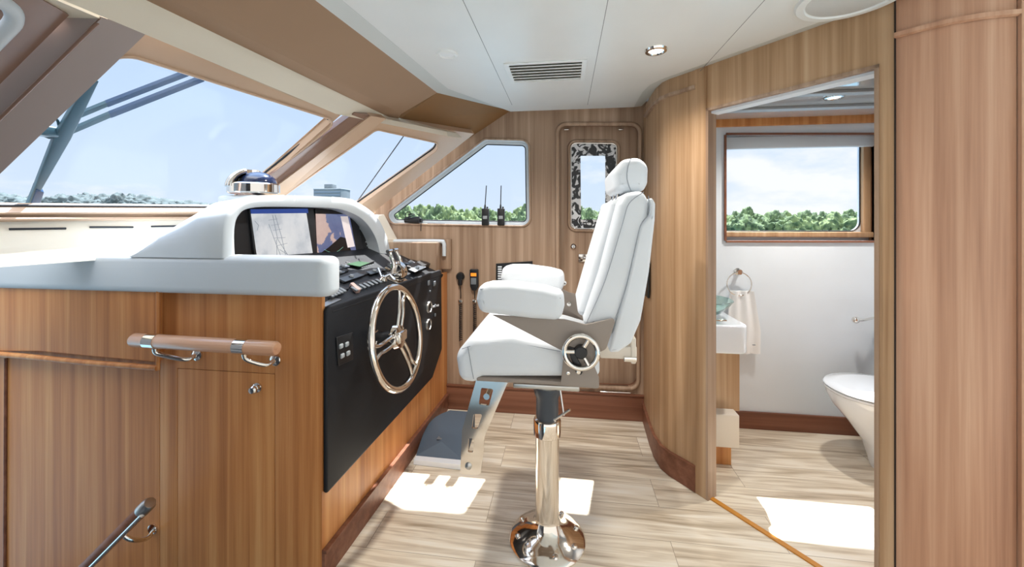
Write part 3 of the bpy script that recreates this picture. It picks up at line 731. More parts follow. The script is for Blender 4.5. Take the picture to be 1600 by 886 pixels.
# near side runs further forward like a fairing
for b_, ex in ((back1, .0), (back2, -.02), (back3, -.05)):
    for i, p in enumerate(b_):
        f = max(0, 1-i/(mid)); p.x += ex*f; p.y += .0
rimf = [p+nh*.0 for p in oup]
hoodm = loft([opp, [p+nh*.012 for p in [a.lerp(b, .3) for a, b in zip(opp, oup)]], [p+nh*.012 for p in [a.lerp(b, .7) for a, b in zip(opp, oup)]], oup, back1, back2, back3], cap=False, closed=False, ang=60)
obj('shell', hoodm, DASH, hood)
inn = [p-nh*.10 for p in opp]
obj('lining', loft([opp, inn], cap=False, closed=False, ang=60), DASH, hood)
bz = inn+[V((inn[-1].x, inn[-1].y, zd-.06)), V((inn[0].x, inn[0].y, zd-.06))]
obj('bezel_plate', plate([p+nh*.02 for p in inn], -nh, .01), BLACKD, hood, 'black plate the screens are set in')
obj('side_cheek', plate([hp_(368, 408, -.07), hp_(368, 345, -.07), hp_(380, 329, -.07), hp_(391, 327, -.07), hp_(400, 408, -.07)], nh, .006), GREYD, hood, 'dark blue-grey cheek left of the screens')
def screen(lbl, quad, bar_, mat, nm='chart'):
    root = thing('navigation_screen', lbl, 'screen', hp_(*quad[3], -.07))
    obj('housing', plate([hp_(px, py, -.07) for px, py in bar_], nh, .022, fil=.008, bev=.003), BLACKD, root)
    s = obj('display', plate([hp_(px, py, -.048) for px, py in quad], nh, .003), mat, root)
    return root, s
s1, d1 = screen('left navigation screen showing a pale grey chart', [(392, 334), (478, 333), (489, 402), (402, 405)], [(383, 326), (484, 325), (498, 412), (393, 414)], SCR1)
s2, d2 = screen('right navigation screen showing a radar overlay in blue and pink', [(493, 334), (545, 335), (556, 392), (496, 400)], [(487, 326), (552, 330), (566, 405), (498, 412)], SCR2)
obj('blue_bar', plate([hp_(px, py, -.047) for px, py in [(391, 327), (480, 326), (481, 333), (392, 334)]], nh, .003), SCRB, s1)
lines = []
def sl_(pts, r=.0011): lines.append(tube([hp_(px, py, -.0435) for px, py in pts], r, seg=5))
for pts in ([(426, 336), (434, 374), (452, 402)], [(420, 350), (428, 372), (440, 403)], [(430, 336), (440, 370), (447, 402)], [(424, 352), (437, 350)], [(427, 360), (440, 358)], [(428, 372), (446, 371)], [(433, 384), (449, 380)], [(432, 374), (433, 402)], [(398, 345), (404, 352), (402, 360)], [(437, 390), (450, 398)], [(420, 344), (434, 342)]): sl_(pts)
obj('chart_lines', lines, SCRLINE, s1)
obj('black_area', plate([hp_(px, py, -.0445) for px, py in [(496, 399), (514, 386), (532, 370), (540, 372), (549, 393)]], nh, .002), SCRD, s2)
obj('pale_area', plate([hp_(px, py, -.0440) for px, py in [(532, 338), (543, 338), (554, 385), (543, 387)]], nh, .002), SCRP, s2)
obj('radar_arc', tube(spline([hp_(px, py, -.042) for px, py in [(507, 390), (516, 394), (527, 393), (536, 386)]], 5), .001, seg=5), principled('radar_green', (120, 170, 150), .5, emis=(90, 150, 130), es=.5), s2)
for px in (513, 520, 527, 545, 551):
    obj('menu_key', rbox(hp_(px, 397-(px-513)*.05, -.045), (.004, .014, .010), .001), GREY, s2)
kp = thing('screen_keypad', 'narrow black keypad right of the radar screen', 'keypad', hp_(573, 405, -.07))
obj('housing', plate([hp_(px, py, -.068) for px, py in [(557, 340), (572, 350), (586, 378), (592, 406), (568, 407)]], nh, .012, fil=.008), BLACKD, kp)
for px, py in ((572, 378), (576, 378), (574, 384), (578, 390)):
    obj('key', rbox(hp_(px, py, -.052), (.004, .012, .008), .001), GREY, kp)

# compass-like housing on the dash top
bc = Dp(397, 303, 1.86)
bt = thing('compass_binnacle', 'polished steel compass binnacle with a navy dome behind the screen hood', 'compass', V((bc.x, bc.y, 1.21)))
obj('pedestal', rbox(V((bc.x-.01, bc.y, 1.335)), (.19, .20, .25), .02), DASH, bt)
br_ = V((bc.x, bc.y, bc.z))
obj('base_ring', lathe([(.10, 0), (.107, .006), (.107, .042), (.10, .048), (0, .048)], br_, (0, 0, 1)), CHROME, bt)
obj('dome', sphere(br_+V((.012, .012, .05)), (.078, .078, .055)), NAVY, bt)
hoodp = []
for i in range(11):
    a = -1.5+.27*i
    arc = [br_+V((-.095*math.cos(t_)*math.cos(a)-.0, -.095*math.cos(t_)*math.sin(a)-.01, .03+.078*math.sin(t_))) for t_ in [k_*math.pi/2/8*.8 for k_ in range(9)]]
    hoodp.append(tube(arc, .0125))
obj('ribbed_cover', hoodp, CHROME, bt)

# ---- controls on the instrument deck
def deckthing(name, label, cat, quad, h, mat, group=None):
    P = [dk(*p) for p in quad]; c_ = sum(P, V((0, 0, 0)))/4
    r_ = thing(name, label, cat, c_, group)
    obj('base', plate([p for p in P], dn, h, fil=.004, bev=.002), mat, r_)
    return r_
r_ = deckthing('chart_plotter', 'small green-lit display below the radar screen', 'display', [(538, 413), (560, 407), (585, 411), (563, 420)], .015, BLACKD)
obj('display', plate([dk(*p, .015) for p in [(542, 413), (560, 408.5), (578, 411), (562, 417)]], dn, .002), GREENL, r_)
for i in range(6): obj('key', rbox(dk(566+i*3.2, 418-i*.9, .018), (.008, .008, .004), .001), GREY, r_)
strips = [('long grey-keyed switch strip nearest the deck edge', [(508, 458), (530, 450), (545, 454), (519, 465)], 5),
          ('switch strip in front of the throttle', [(545, 450), (590, 436), (600, 440), (556, 455)], 7)]
for lb_, q_, n_ in strips:
    r_ = deckthing('switch_strip', lb_, 'switches', q_, .012, BLACKD)
    for i in range(n_):
        f = (i+.5)/n_; a = V(q_[0]).lerp(V(q_[1]), f); b2 = V(q_[3]).lerp(V(q_[2]), f); m_ = a.lerp(b2, .5)
        obj('rocker', rbox(dk(m_.x, m_.y, .016), (.036, .016, .008), .003, rot=(0, .4, -.2)), KEY, r_)
for lb_, q_ in (('flat grey keypad left of the green display', [(517, 418), (543, 413), (552, 417), (526, 423)]),
                ('grey trackball panel in the middle of the deck', [(520, 437), (560, 424), (578, 429), (535, 444)]),
                ('slim black remote at the dash corner', [(515, 428), (535, 423), (545, 425), (522, 432)]),
                ('square joystick panel left of the throttle', [(566, 425), (592, 419), (602, 424), (577, 431)]),
                ('black control box at the far end of the deck', [(632, 422), (655, 413), (672, 417), (647, 428)]),
                ('slim grey keypad behind the throttle', [(625, 411), (644, 408), (655, 411), (636, 415)])):
    h_ = .03 if 'control box' in lb_ else .012
    r_ = deckthing('control_panel', lb_, 'control panel', q_, h_, BLACKD)
    q2 = [(V(a)*.7+sum((V(b) for b in q_), V((0, 0)))/4*.3) for a in q_]
    obj('keypad', plate([dk(p.x, p.y, h_) for p in q2], dn, .003, fil=.003), GREYD if h_ < .02 else GREY, r_)
    c2_ = sum(q2, V((0, 0)))/4
    obj('knob', lathe([(.010, 0), (.012, .008), (.009, .014), (0, .015)], dk(c2_.x, c2_.y, h_+.002), dn, 20), KEY, r_)
r_ = deckthing('label_plate', 'steel gauge strip at the near corner of the deck', 'plate', [(503, 476), (518, 467), (535, 468), (505, 482)], .004, BRUSH)
r_ = deckthing('card', 'pinkish card lying across the switch strip', 'card', [(545, 448), (550, 447), (562, 458), (556, 459)], .020, principled('pink_card', (190, 160, 150), .5))
# throttle
tb = dk(618, 437)
th = thing('throttle_control', 'polished steel twin-lever throttle on the instrument deck', 'throttle', tb)
obj('base_plate', [rbox(tb+dn*.006, (.12, .13, .012), .006, rot=(0, .4, 0))], CHROME, th)
obj('housing', [lathe([(.0, .0), (.052, .0), (.058, .01), (.058, .06), (.05, .07), (0, .07)], tb+V((0, -.035, .042)), (0, 1, 0)), rbox(tb+V((0, 0, .03)), (.10, .075, .05), .02)], CHROME, th)
for s_, nm in ((-1, 'near'), (1, 'far')):
    y_ = .045*s_
    lv = spline([tb+V((0, y_, .045)), tb+V((.01, y_, .09)), tb+V((-.005, y_, .13)), tb+V((-.015, y_*.8, .155))], 5)
    le = obj('lever', tube(lv, .009, radii=[.014-.006*i/(len(lv)-1) for i in range(len(lv))]), CHROME, th)
    obj('grip', [tube([tb+V((-.018, y_*.8-.022*1, .158)), tb+V((-.018, y_*.8+.022, .158))], .011)], CHROME, le)
tl = thing('trim_lever', 'short steel lever left of the throttle', 'lever', dk(597, 441))
p_ = dk(597, 441)
obj('pivot', lathe([(.02, 0), (.022, .015), (.014, .028), (0, .03)], p_, dn, 24), CHROME, tl)
obj('arm', [tube([p_+V((0, 0, .02)), p_+V((.03, .03, .035)), p_+V((.07, .0, .01))], .008)], CHROME, tl)
obj('arm', [tube([p_+V((0, 0, .02)), p_+V((-.05, .06, .06))], .007)], CHROME, tl)

# ---- steering wheel
wc = Pp(622, 526, oF+NF*.135, NF)
swn = (NF+V((0, 0, .16))).normalized()
sw_ = thing('steering_wheel', 'polished steel steering wheel on the black console face', 'steering wheel', wc-NF*.13)
M_ = frame_of(wc, swn)
RW = .222
obj('rim', tube(circle(wc, swn, RW, 64), .0155, True, 14), CHROMEW, sw_)
obj('hub', [lathe([(.05, -.02), (.055, -.01), (.05, .012), (.03, .02), (0, .022)], wc, swn), rbox(wc+swn*.02, (.02, .08, .05), .01)], CHROME, sw_)
obj('column', lathe([(.045, 0), (.04, .03), (.028, .05), (.028, .12), (0, .12)], wc-swn*.135, swn), BLACKD, sw_)
for a in (62, 182, 302-4):
    a = math.radians(a)
    for s_ in (-1, 1):
        sp_ = spline([M_ @ V((.035*math.cos(a+s_*.5), .035*math.sin(a+s_*.5), .0)), M_ @ V((.11*math.cos(a+s_*.16), .11*math.sin(a+s_*.16), .004)), M_ @ V((.17*math.cos(a+s_*.10), .17*math.sin(a+s_*.10), .0)), M_ @ V((RW*math.cos(a+s_*.15), RW*math.sin(a+s_*.15), 0))], 5)
        obj('spoke', tube(sp_, .009), CHROME, sw_)
obj('tilt_lever', [tube([wc-NF*.09+V((0, -.03, .03)), wc-NF*.07+V((0, -.12, .035))], .007), lathe([(0, 0), (.012, .0), (.014, .02), (0, .024)], wc-NF*.07+V((0, -.115, .035)), (0, -1, 0), 20)], CHROME, sw_)
obj('tilt_lever', [tube([wc-NF*.09+V((0, -.03, -.02)), wc-NF*.07+V((0, -.09, -.06))], .006)], CHROME, sw_)

# ---- grab rail on the console end
yr = YP-.09
ga, gb = Yp(207, 531, yr), Yp(434, 545, yr)
gr = thing('grab_rail', 'horizontal wooden grab rail with steel brackets on the console end', 'handrail', (ga+gb)/2+V((0, .09, 0)))
ax = (gb-ga).normalized()
def rodprof(L, r): return [(0, 0), (r*.8, .002), (r, .01), (r, L-.01), (r*.8, L-.002), (0, L)]
RR = .0255
obj('rail', lathe(rodprof((gb-ga).length, RR), ga, ax), W_RAIL, gr)
for px, bx in ((232, 276), (372, 404)):
    f = (px-207)/(434-207); c_ = ga.lerp(gb, f)
    obj('band', lathe([(RR+.0015, 0), (RR+.0015, .045)], c_, ax), CHROME, gr)
    f2 = (bx-207)/(434-207); w_ = ga.lerp(gb, f2)
    wl = V((w_.x, YP, w_.z-.075))
    b_ = obj('bracket', [tube(spline([c_+ax*.03+V((0, 0, -RR)), c_+ax*.035+V((0, .01, -.05)), V((w_.x-.01, yr+.05, w_.z-.08)), V((w_.x, YP-.01, w_.z-.075))], 6), .009), lathe([(.022, 0), (.022, .006), (.012, .012), (0, .012)], wl, (0, -1, 0))], CHROME, gr)
# lower stair handrail
yq = 1.22
ha, hb_ = Yp(232, 788, yq), Yp(90, 930, yq)
st = thing('stair_handrail', 'dark sloping handrail of the stairs down, on a curved steel bracket', 'handrail', Yp(240, 830, YP))
ax2 = (hb_-ha).normalized()
obj('rail', lathe(rodprof(.8, .021), ha, ax2), W_TRIM, st)
obj('steel_strip', tube([Yp(222, 805, yq-.015), Yp(110, 918, yq-.015)], .008), CHROME, st)
obj('end_cap', lathe([(0, -.012), (.018, -.01), (.023, 0), (.023, .035), (.0215, .036)], ha, ax2), BRUSH, st)
obj('bracket', [tube(spline([Yp(185, 830, yq), Yp(205, 843, yq+.02), Yp(228, 842, YP-.06), Yp(240, 830, YP-.01)], 6), .008), lathe([(.02, 0), (.02, .006), (0, .008)], Yp(240, 826, YP), (0, -1, 0))], CHROME, st)

# ================================================================== HELM CHAIR
YC, YN, YF = 1.675, 1.42, 1.93
ch = thing('helm_chair', 'white leather helm chair on a polished steel pedestal', 'chair', (-.075, YC, 0))
def cush(pxs, yt, y0, y1, bev, fil, ang=50):
    P = [Yp(px, py, yt) for px, py in pxs]; P = [V((p.x, y0, p.z)) for p in P]
    return plate(P, (0, 1, 0), y1-y0, bev=bev, fil=fil, ang=ang, res=6)
# seat
obj('seat', [cush([(709, 556), (734, 528), (800, 525), (884, 543), (938, 560), (938, 592), (878, 592), (778, 592), (752, 592), (740, 601), (716, 598)], YN, YN, YF, .035, [.06, .06, 0, 0, .04, .02, 0, 0, .01, .03, .05])], LEATHER, ch)
def seam(pxs, y, r=.0015): return tube(spline([Yp(px, py, y) for px, py in pxs], 5), r, seg=6)
obj('seat_seam', [seam([(722, 545), (752, 537), (800, 536), (876, 549)], YN+.004), seam([(731, 541), (736, 570), (740, 592)], YN-.0005)], STITCH, ch)
# back
bk = [(900, 500), (903, 470), (955, 318), (968, 303), (1005, 301), (1013, 325), (1001, 395), (975, 470), (951, 500)]
obj('backrest', [cush([(910, 508), (938, 425), (966, 318), (978, 301), (1006, 297), (1017, 318), (1008, 380), (985, 450), (956, 530)], YN, YN, YF, .03, [.02, .0, .03, .03, .03, .03, 0, 0, .02]),
    cush([(902, 500), (931, 400), (957, 312), (985, 306), (985, 400), (930, 510)], YN, YN+.07, YF-.07, .03, .02)], LEATHER, ch)
obj('back_shell', [cush([(950, 551), (980, 440), (990, 395), (999, 355), (1014, 335), (1015, 304), (1024, 318), (1023, 345), (1014, 425), (1001, 500), (986, 536), (966, 550)], YN, YN-.008, YF+.008, .012, [.01, 0, 0, .01, 0, .01, .02, 0, 0, 0, .02, .01])], LEATHER, ch)
obj('back_seam', [seam([(1006, 300), (983, 318), (972, 352), (945, 440), (917, 503)], YN-.003), seam([(1013, 306), (1014, 333), (1001, 352), (991, 393), (975, 460), (952, 520)], YN-.009)], STITCH, ch)
obj('lumbar_seam', [tube(spline([Yp(945, 360, YC-.02), Yp(960, 363, YC-.1)], 3), .0015, seg=6), tube([Yp(925, 440, YC), Yp(943, 352, YC)], .0015, seg=6)], STITCH, ch)
hrp = [(957, 268), (975, 247), (1000, 243), (1016, 256), (1015, 285), (1008, 299), (975, 301), (960, 297)]
P = [Yp(px, py, 1.50) for px, py in hrp]
obj('headrest', [plate([V((p.x, YC-.16, p.z)) for p in P], (0, 1, 0), .32, bev=.032, fil=[.03, .04, .045, .045, .04, .03, .02, .03], ang=60, res=6)], LEATHER, ch)
hseam = [Yp(986, 247, 1.515), Yp(981, 262, 1.512), Yp(980, 280, 1.512), Yp(986, 299, 1.515)]
obj('headrest_seam', tube(spline(hseam, 5), .0014, seg=6), STITCH, ch)
for s in (-1, 1): obj('headrest_post', tube([V((.20, YC+s*.06, 1.40)), V((.215, YC+s*.06, 1.50))], .007), CHROME, ch)
# arms
for (ya, yb, nm) in ((1.355, 1.455, 'near'), (1.895, 1.995, 'far')):
    pxs = [(742, 470), (746, 448), (765, 443), (800, 443), (850, 450), (880, 458), (882, 480), (876, 503), (830, 500), (748, 490)]
    P = [Yp(px, py, 1.355) for px, py in pxs]
    arm = obj('armrest', plate([V((p.x, ya, p.z)) for p in P], (0, 1, 0), yb-ya, bev=.03, fil=[.01, .03, .02, 0, 0, .03, .0, .03, 0, .03], ang=60, res=6), LEATHER, ch)
    if nm == 'near': obj('seam', seam([(750, 452), (780, 449), (830, 455), (876, 466)], 1.362), STITCH, arm)
    plp = [(770, 492), (882, 499), (915, 507), (963, 496), (947, 545), (930, 553), (926, 566), (936, 590), (936, 607), (876, 602), (881, 549)]
    P = [Yp(px, py, 1.40) for px, py in plp]; y_ = 1.395 if nm == 'near' else 1.945
    sp_ = obj('side_plate', plate([V((p.x, y_, p.z)) for p in P], (0, 1, 0), .012, bev=.002, fil=[0, 0, .02, .01, .02, .01, .02, .01, .01, .005, 0]), TAUPE, ch)
    if nm == 'near':
        for px, py in ((888, 583),): obj('screw', lathe([(.006, 0), (.006, .003), (0, .004)], Yp(px, py, y_), (0, -1, 0), 16), CHROME, sp_)
    else:
        obj('screw', lathe([(.012, 0), (.012, .004), (0, .006)], V((-.005, y_, 1.04)), (0, -1, 0), 16), CHROME, sp_)
# far arm bracket rising to the back
P = [Yp(px, py, 1.93) for px, py in [(815, 446), (872, 449), (900, 462), (912, 480), (912, 500), (880, 480)]]
obj('arm_bracket', plate([V((p.x, 1.93, p.z)) for p in P], (0, 1, 0), .012, fil=[0, .02, .02, 0, 0, .02]), TAUPE, ch)
obj('screw', lathe([(.010, 0), (.010, .004), (0, .006)], Yp(889, 475, 1.93), (0, -1, 0), 16), CHROME, ch)
obj('seat_pan', [rbox(V((.5*(Yp(742, 592, YN).x+Yp(936, 592, YN).x), YC, Yp(800, 597, YN).z)), (Yp(936, 600, YN).x-Yp(745, 600, YN).x, YF-YN-.02, .016), .004)], TAUPE, ch)
# recline wheel
rc = Yp(907, 546, 1.395); yv = V((0, -1, 0))
rw_ = obj('recline_wheel', tube(circle(rc+yv*.03, yv, .056, 40), .009, True), CHROME, ch)
obj('hub', [lathe([(.022, 0), (.022, .035), (.018, .04), (0, .041)], rc, yv, 28)], BLACKD, rw_)
for a in (60, 180, 300):
    a = math.radians(a); obj('spoke', tube([rc+yv*.028, rc+yv*.03+V((.055*math.cos(a), 0, .055*math.sin(a)))], .007), CHROME, rw_)
obj('inner_disc', lathe([(0, .010), (.048, .010), (.050, 0)], rc, yv, 32), TAUPE, rw_)
lv_ = obj('lever', [plate([Yp(px, py, 1.375) for px, py in [(886, 541), (898, 545), (902, 560), (912, 578), (908, 587), (900, 583), (892, 560)]], (0, 1, 0), .012, bev=.003, fil=.006)], BLACKD, ch)
obj('bolt', lathe([(.007, 0), (.007, .005), (0, .006)], Yp(904, 581, 1.375), yv, 16), CHROME, lv_)
# rear bracket
obj('rear_bracket', [rbox(Yp(965, 548, 1.60), (.14, .05, .05), .006), rbox(Yp(988, 545, 1.60), (.02, .06, .10), .006)], CREAMS, ch)
obj('rear_knob', rbox(Yp(984, 560, 1.58), (.05, .03, .02), .004), CHROME, ch)
# pedestal
pc = V((-.075, YC, 0))
ped = obj('pedestal', lathe([(.158, 0), (.160, .008), (.152, .018), (.11, .035), (.075, .055), (.058, .075), (.052, .09), (.050, .10), (.050, .44), (.0505, .45)], pc, (0, 0, 1), 64), CHROMEW, ch)
obj('collar', lathe([(.052, .44), (.058, .445), (.058, .50), (.055, .51), (.046, .515)], pc, (0, 0, 1), 48), CHROMEW, ch)
obj('sleeve', lathe([(.045, .51), (.047, .53), (.047, .60), (.052, .61), (.06, .64), (.06, .655)], pc, (0, 0, 1), 40), GREYD, ch)
obj('swivel_plate', [rbox(pc+V((0, 0, .69)), (.26, .24, .02), .004), lathe([(.06, .65), (.075, .66), (.075, .745), (0, .745)], pc, (0, 0, 1), 32)], BRUSH, ch)
obj('height_lever', [tube([pc+V((.03, -.07, .54)), pc+V((.095, -.10, .60))], .005), tube([pc+V((.055, -.06, .66)), pc+V((.07, -.09, .57))], .004)], CHROME, ch)
for k_ in range(8):
    a = 2*math.pi*k_/8+.3
    obj('base_bolt', lathe([(.010, 0), (.011, .006), (.007, .011), (0, .012)], pc+V((.127*math.cos(a), .127*math.sin(a), .026)), (math.cos(a)*.3, math.sin(a)*.3, 1), 16), CHROME, ch)
# footrest bracket
yb_ = 1.45
fo = [Yp(px, py, yb_) for px, py in [(745, 590), (795, 594), (757, 682), (751, 743), (719, 741), (722, 672)]]
sls = [[(752, 606), (771, 608), (764, 634), (748, 632)], [(740, 647), (754, 647), (746, 670), (737, 670)], [(732, 685), (741, 685), (739, 707), (731, 707)]]
fb = obj('footrest_bracket', plate(fo, (0, 1, 0), .010, holes=[[Yp(px, py, yb_) for px, py in s] for s in sls], fil=[0, 0, .03, .02, .01, .03], hfil=.006), CHROMEW, ch)
obj('bolt', lathe([(.013, 0), (.013, .003), (.008, .006), (0, .007)], Yp(732, 728, yb_), yv, 20), BRUSH, fb)
obj('crossbar', [tube([Yp(760, 620, yb_), Yp(760, 620, yb_)+V((0, .06, 0))], .012)], CHROME, fb)
# blue-grey foot wedge on the floor
ws_ = [Zp(650, 720, 0), Zp(722, 727, 0), Zp(742, 652, 0), Zp(700, 648, 0)]
wd = thing('foot_wedge', 'blue-grey rubber foot wedge with a white edge on the floor by the console', 'footrest', sum(ws_, V((0, 0, 0)))/4)
ol = spline([Zp(650, 712, .03), Zp(664, 672, .07), Zp(680, 652, .11), Zp(703, 641, .12)], 5)
lowl = [V((p.x, p.y, .0)) for p in ol]
fl_, fr_ = Zp(650, 720, 0), Zp(724, 729, 0)
bwq = [V((p.x, p.y, 0)) for p in (ol[0], ol[-1])]
tp = [ol[0]]+ol[1:-1]+[ol[-1], Zp(742, 644, .12), Zp(724, 719, .035)]
mdl = Zp(690, 717, .04)
ctr = Zp(690, 690, .085)
tpl = [V(p) for p in tp]
vs = [p for p in tpl]+[V((p.x, p.y, .0)) for p in tpl]+[ctr]
n_ = len(tpl); fs = [(i, (i+1) % n_, 2*n_) for i in range(n_)]+[(i, (i+1) % n_, n_+(i+1) % n_, n_+i) for i in range(n_)]+[tuple(range(n_, 2*n_))[::-1]]
obj('pad', pydata(vs, fs, 20), BLUEG, wd)
obj('white_edge', [prism([ol[0], tpl[-1], tpl[-1]+V((0, -.035, -.004)), ol[0]+V((0, -.035, -.004))], [V((p.x, p.y, .002)) for p in (ol[0], tpl[-1], tpl[-1]+V((0, -.035, 0)), ol[0]+V((0, -.035, 0)))])], PORC, wd, 'white front edge')
obj('emblem', rbox(ctr+V((-.02, .03, .0025)), (.03, .03, .002), .001), KEY, wd)

# ---- things on the side window sill and the starboard wall
for lb_, px, tx in (('left handheld radio with a straight aerial on the window sill', 758.5, 760), ('right handheld radio with a slightly bent aerial on the window sill', 783, 783.5)):
    yy = YW-.012; bpt = Yp(px, 352, yy); 
    hr = thing('handheld_radio', lb_, 'radio', bpt)
    h_ = .118; 
    obj('body', [rbox(bpt+V((0, 0, h_/2)), (.05, .028, h_), .005), rbox(bpt+V((.013, 0, h_+.006)), (.012, .012, .014), .003)], BLACKD, hr)
    obj('keypad', rbox(bpt+V((0, -.0145, .055)), (.030, .003, .022), .001), GREY, hr)
    a0 = bpt+V((-.004, 0, h_)); a1 = Yp(tx if px < 770 else 783, 290, yy)
    obj('aerial', [lathe([(.007, 0), (.006, .02), (.0035, .03), (.0032, (a1-a0).length), (0, (a1-a0).length)], a0, (a1-a0), 12)], BLACKD, hr)
hs_ = Yp(645, 349, YW-.01)
bn = thing('binoculars', 'black binoculars with a tangled strap at the pointed end of the sill', 'binoculars', hs_)
obj('barrel', [tube([hs_+V((-.06, 0, .022)), hs_+V((.05, 0, .022))], .02, radii=[.017, .022])], BLACKD, bn)
obj('barrel', [tube([hs_+V((-.05, .03, .025)), hs_+V((.06, .022, .022))], .018, radii=[.020, .017])], BLACKD, bn)
rs_ = [hs_+V((random.uniform(-.07, .08), random.uniform(-.02, .02), random.uniform(.02, .065))) for _ in range(12)]
obj('strap', [tube(spline(rs_, 5), .003, seg=6), tube(spline([hs_+V((-.06, 0, .03)), hs_+V((-.05, 0, .075)), hs_+V((-.02, .0, .08)), hs_+V((-.03, 0, .04))], 5), .003, seg=6), tube([hs_+V((.07, -.02, .0)), hs_+V((.07, -.025, -.055))], .003, seg=6)], BLACKD, bn)
pe = obj('pen', tube([Yp(668, 349, YW+.0), Yp(695, 350, YW+.01)], .003, seg=8), BLACKD); tag(pe, 'thin black pen beside the binoculars on the sill', 'pen')

def mic(lbl, px, py, disp):
    c_ = Yp(px, py, YW-.02); m_ = thing('handset_microphone', lbl, 'microphone', V((c_.x, YW, c_.z)))
    if disp:
        obj('body', [plate([c_+V(p) for p in ((-.032, -.012, .065), (.028, -.012, .065), (.030, -.012, -.055), (.014, -.012, -.085), (-.014, -.012, -.085), (-.028, -.012, -.055))], (0, 1, 0), .03, fil=.01, bev=.005)], BLACKD, m_)
        obj('display', rbox(c_+V((-.002, -.0135, .028)), (.040, .004, .022), .001), ORANGE, m_, 'orange lit display')
        obj('keypad', rbox(c_+V((-.002, -.0135, -.018)), (.038, .004, .045), .002), KEY, m_)
    else:
        obj('body', [lathe([(0, .03), (.022, .028), (.028, .018), (.030, 0)], c_+V((0, .01, 0)), (0, -1, 0), 28), rbox(c_+V((0, 0, -.035)), (.03, .03, .06), .01)], BLACKD, m_)
    z0 = Yp(px, 470, YW).z
    cord = [c_+V((0, 0, -.07)), c_+V((.004, 0, -.12)), V((c_.x+.002, YW-.015, z0+.02))]
    obj('cord', tube(spline(cord, 6), .0035, seg=8), BLACKD, m_)
    obj('hook', [lathe([(.012, 0), (.012, .012), (0, .016)], V((c_.x, YW, z0)), (0, -1, 0), 20), rbox(V((c_.x, YW-.015, z0)), (.03, .012, .02), .004)], CHROME, m_)
    coil = []
    for i in range(150):
        a = i*math.pi*2/8; coil.append(V((c_.x+.004+.010*math.cos(a), YW-.022+.010*math.sin(a), z0-.02-i*.26/150)))
    obj('coiled_cord', tube(coil, .003, seg=6), BLACKD, m_)
mic('round black microphone hung on the wall, left of the pair', 719, 432, False)
mic('black handset with an orange display hung beside the round microphone', 741, 435, True)
bpn = thing('breaker_panel', 'black switch panel with white rockers behind the chair arm', 'panel', Yp(790, 440, YW))
obj('plate', [slab([Yp(px, py, YW-.008) for px, py in ((775, 412), (832, 408), (832, 441), (775, 441))], (0, 1, 0), .008)], BLACKD, bpn)
for i in range(7):
    obj('rocker', rbox(Yp(781, 417+i*3.6, YW-.012), (.028, .008, .009), .001), PORC, bpn)
tk = thing('wall_bracket', 'black bracket on the curved bulkhead behind the chair back', 'bracket', V((.50, 2.5, 1.0)))
obj('plate', [rbox(V((.494, 2.52, Dp(1015, 432, 2.5).z)), (.012, .16, .22), .004)], BLACKD, tk)
obj('screw', lathe([(.006, 0), (.006, .004), (0, .005)], V((.488, 2.48, .99)), (-1, 0, 0), 12), CHROME, tk)
obj('screw', lathe([(.006, 0), (.006, .004), (0, .005)], V((.488, 2.48, 1.06)), (-1, 0, 0), 12), CHROME, tk)

# ---- ceiling fittings
vt = thing('ceiling_vent', 'white slatted air vent set in the ceiling', 'vent', Zp(852, 112, ZC))
vq = [Zp(787, 99, ZC), Zp(916, 98, ZC), Zp(914, 124, ZC), Zp(797, 126, ZC)]
x0, x1 = min(p.x for p in vq), max(p.x for p in vq)
x0, x1 = vq[0].x, vq[1].x; y0, y1 = vq[0].y, vq[2].y
x0 = (vq[0].x+vq[3].x)/2; x1 = (vq[1].x+vq[2].x)/2; y0, y1 = min(p.y for p in vq), max(p.y for p in vq)
obj('frame', plate([V((x0, y0, ZC-.006)), V((x1, y0, ZC-.006)), V((x1, y1, ZC-.006)), V((x0, y1, ZC-.006))], (0, 0, 1), .006, holes=[[V((x0+.022, y0+.018, ZC-.006)), V((x1-.022, y0+.018, ZC-.006)), V((x1-.022, y1-.018, ZC-.006)), V((x0+.022, y1-.018, ZC-.006))]], bev=.002), CEIL, vt)
obj('duct_shade', slab([V((x0+.02, y0+.016, ZC-.0012)), V((x1-.02, y0+.016, ZC-.0012)), V((x1-.02, y1-.016, ZC-.0012)), V((x0+.02, y1-.016, ZC-.0012))], (0, 0, 1), .0008), principled('vent_shadow', (120, 118, 110), .8), vt)  # flat sheet; its grey stands for the shade behind the slats
for i in range(6):
    y_ = y0+.022+(y1-y0-.044)*(i+.5)/6
    obj('slat', rbox(V(((x0+x1)/2, y_, ZC-.005)), (x1-x0-.046, (y1-y0-.044)/6*.62, .004), .001, rot=(.5, 0, 0)), CEIL, vt)
def spot(px, py, lbl, lit, z=ZC, pr=.047, energy=LAMPW, white=False):
    c_ = Zp(px, py, z); r_ = thing('ceiling_light', lbl, 'light', c_, None)
    obj('rim', lathe([(pr*.62, -.004), (pr*.7, -.010), (pr*.93, -.008), (pr, 0)], c_, (0, 0, 1), 40), CHROME if lit and not white else CEIL, r_)
    obj('lens', lathe([(0, -.0045), (pr*.66, -.0045), (pr*.66, -.0005), (0, -.0005)], c_, (0, 0, 1), 32), LAMP if lit and not white else LAMPOFF, r_)
    if lit:
        l = bpy.data.lights.new('downlight_lamp', 'SPOT'); l.energy = energy; l.spot_size = math.radians(150); l.spot_blend = 1; l.shadow_soft_size = .04; l.color = (1, .95, .88)
        lo = bpy.data.objects.new('downlight_lamp', l); COL.objects.link(lo); lo.parent = r_; lo.location = (0, 0, -.03)
    return r_
spot(699, 84, 'white recessed ceiling light left of the air vent', True, white=True, energy=LAMPW*1.4)  # fitting looks unlit; its lamp is added to light the floor
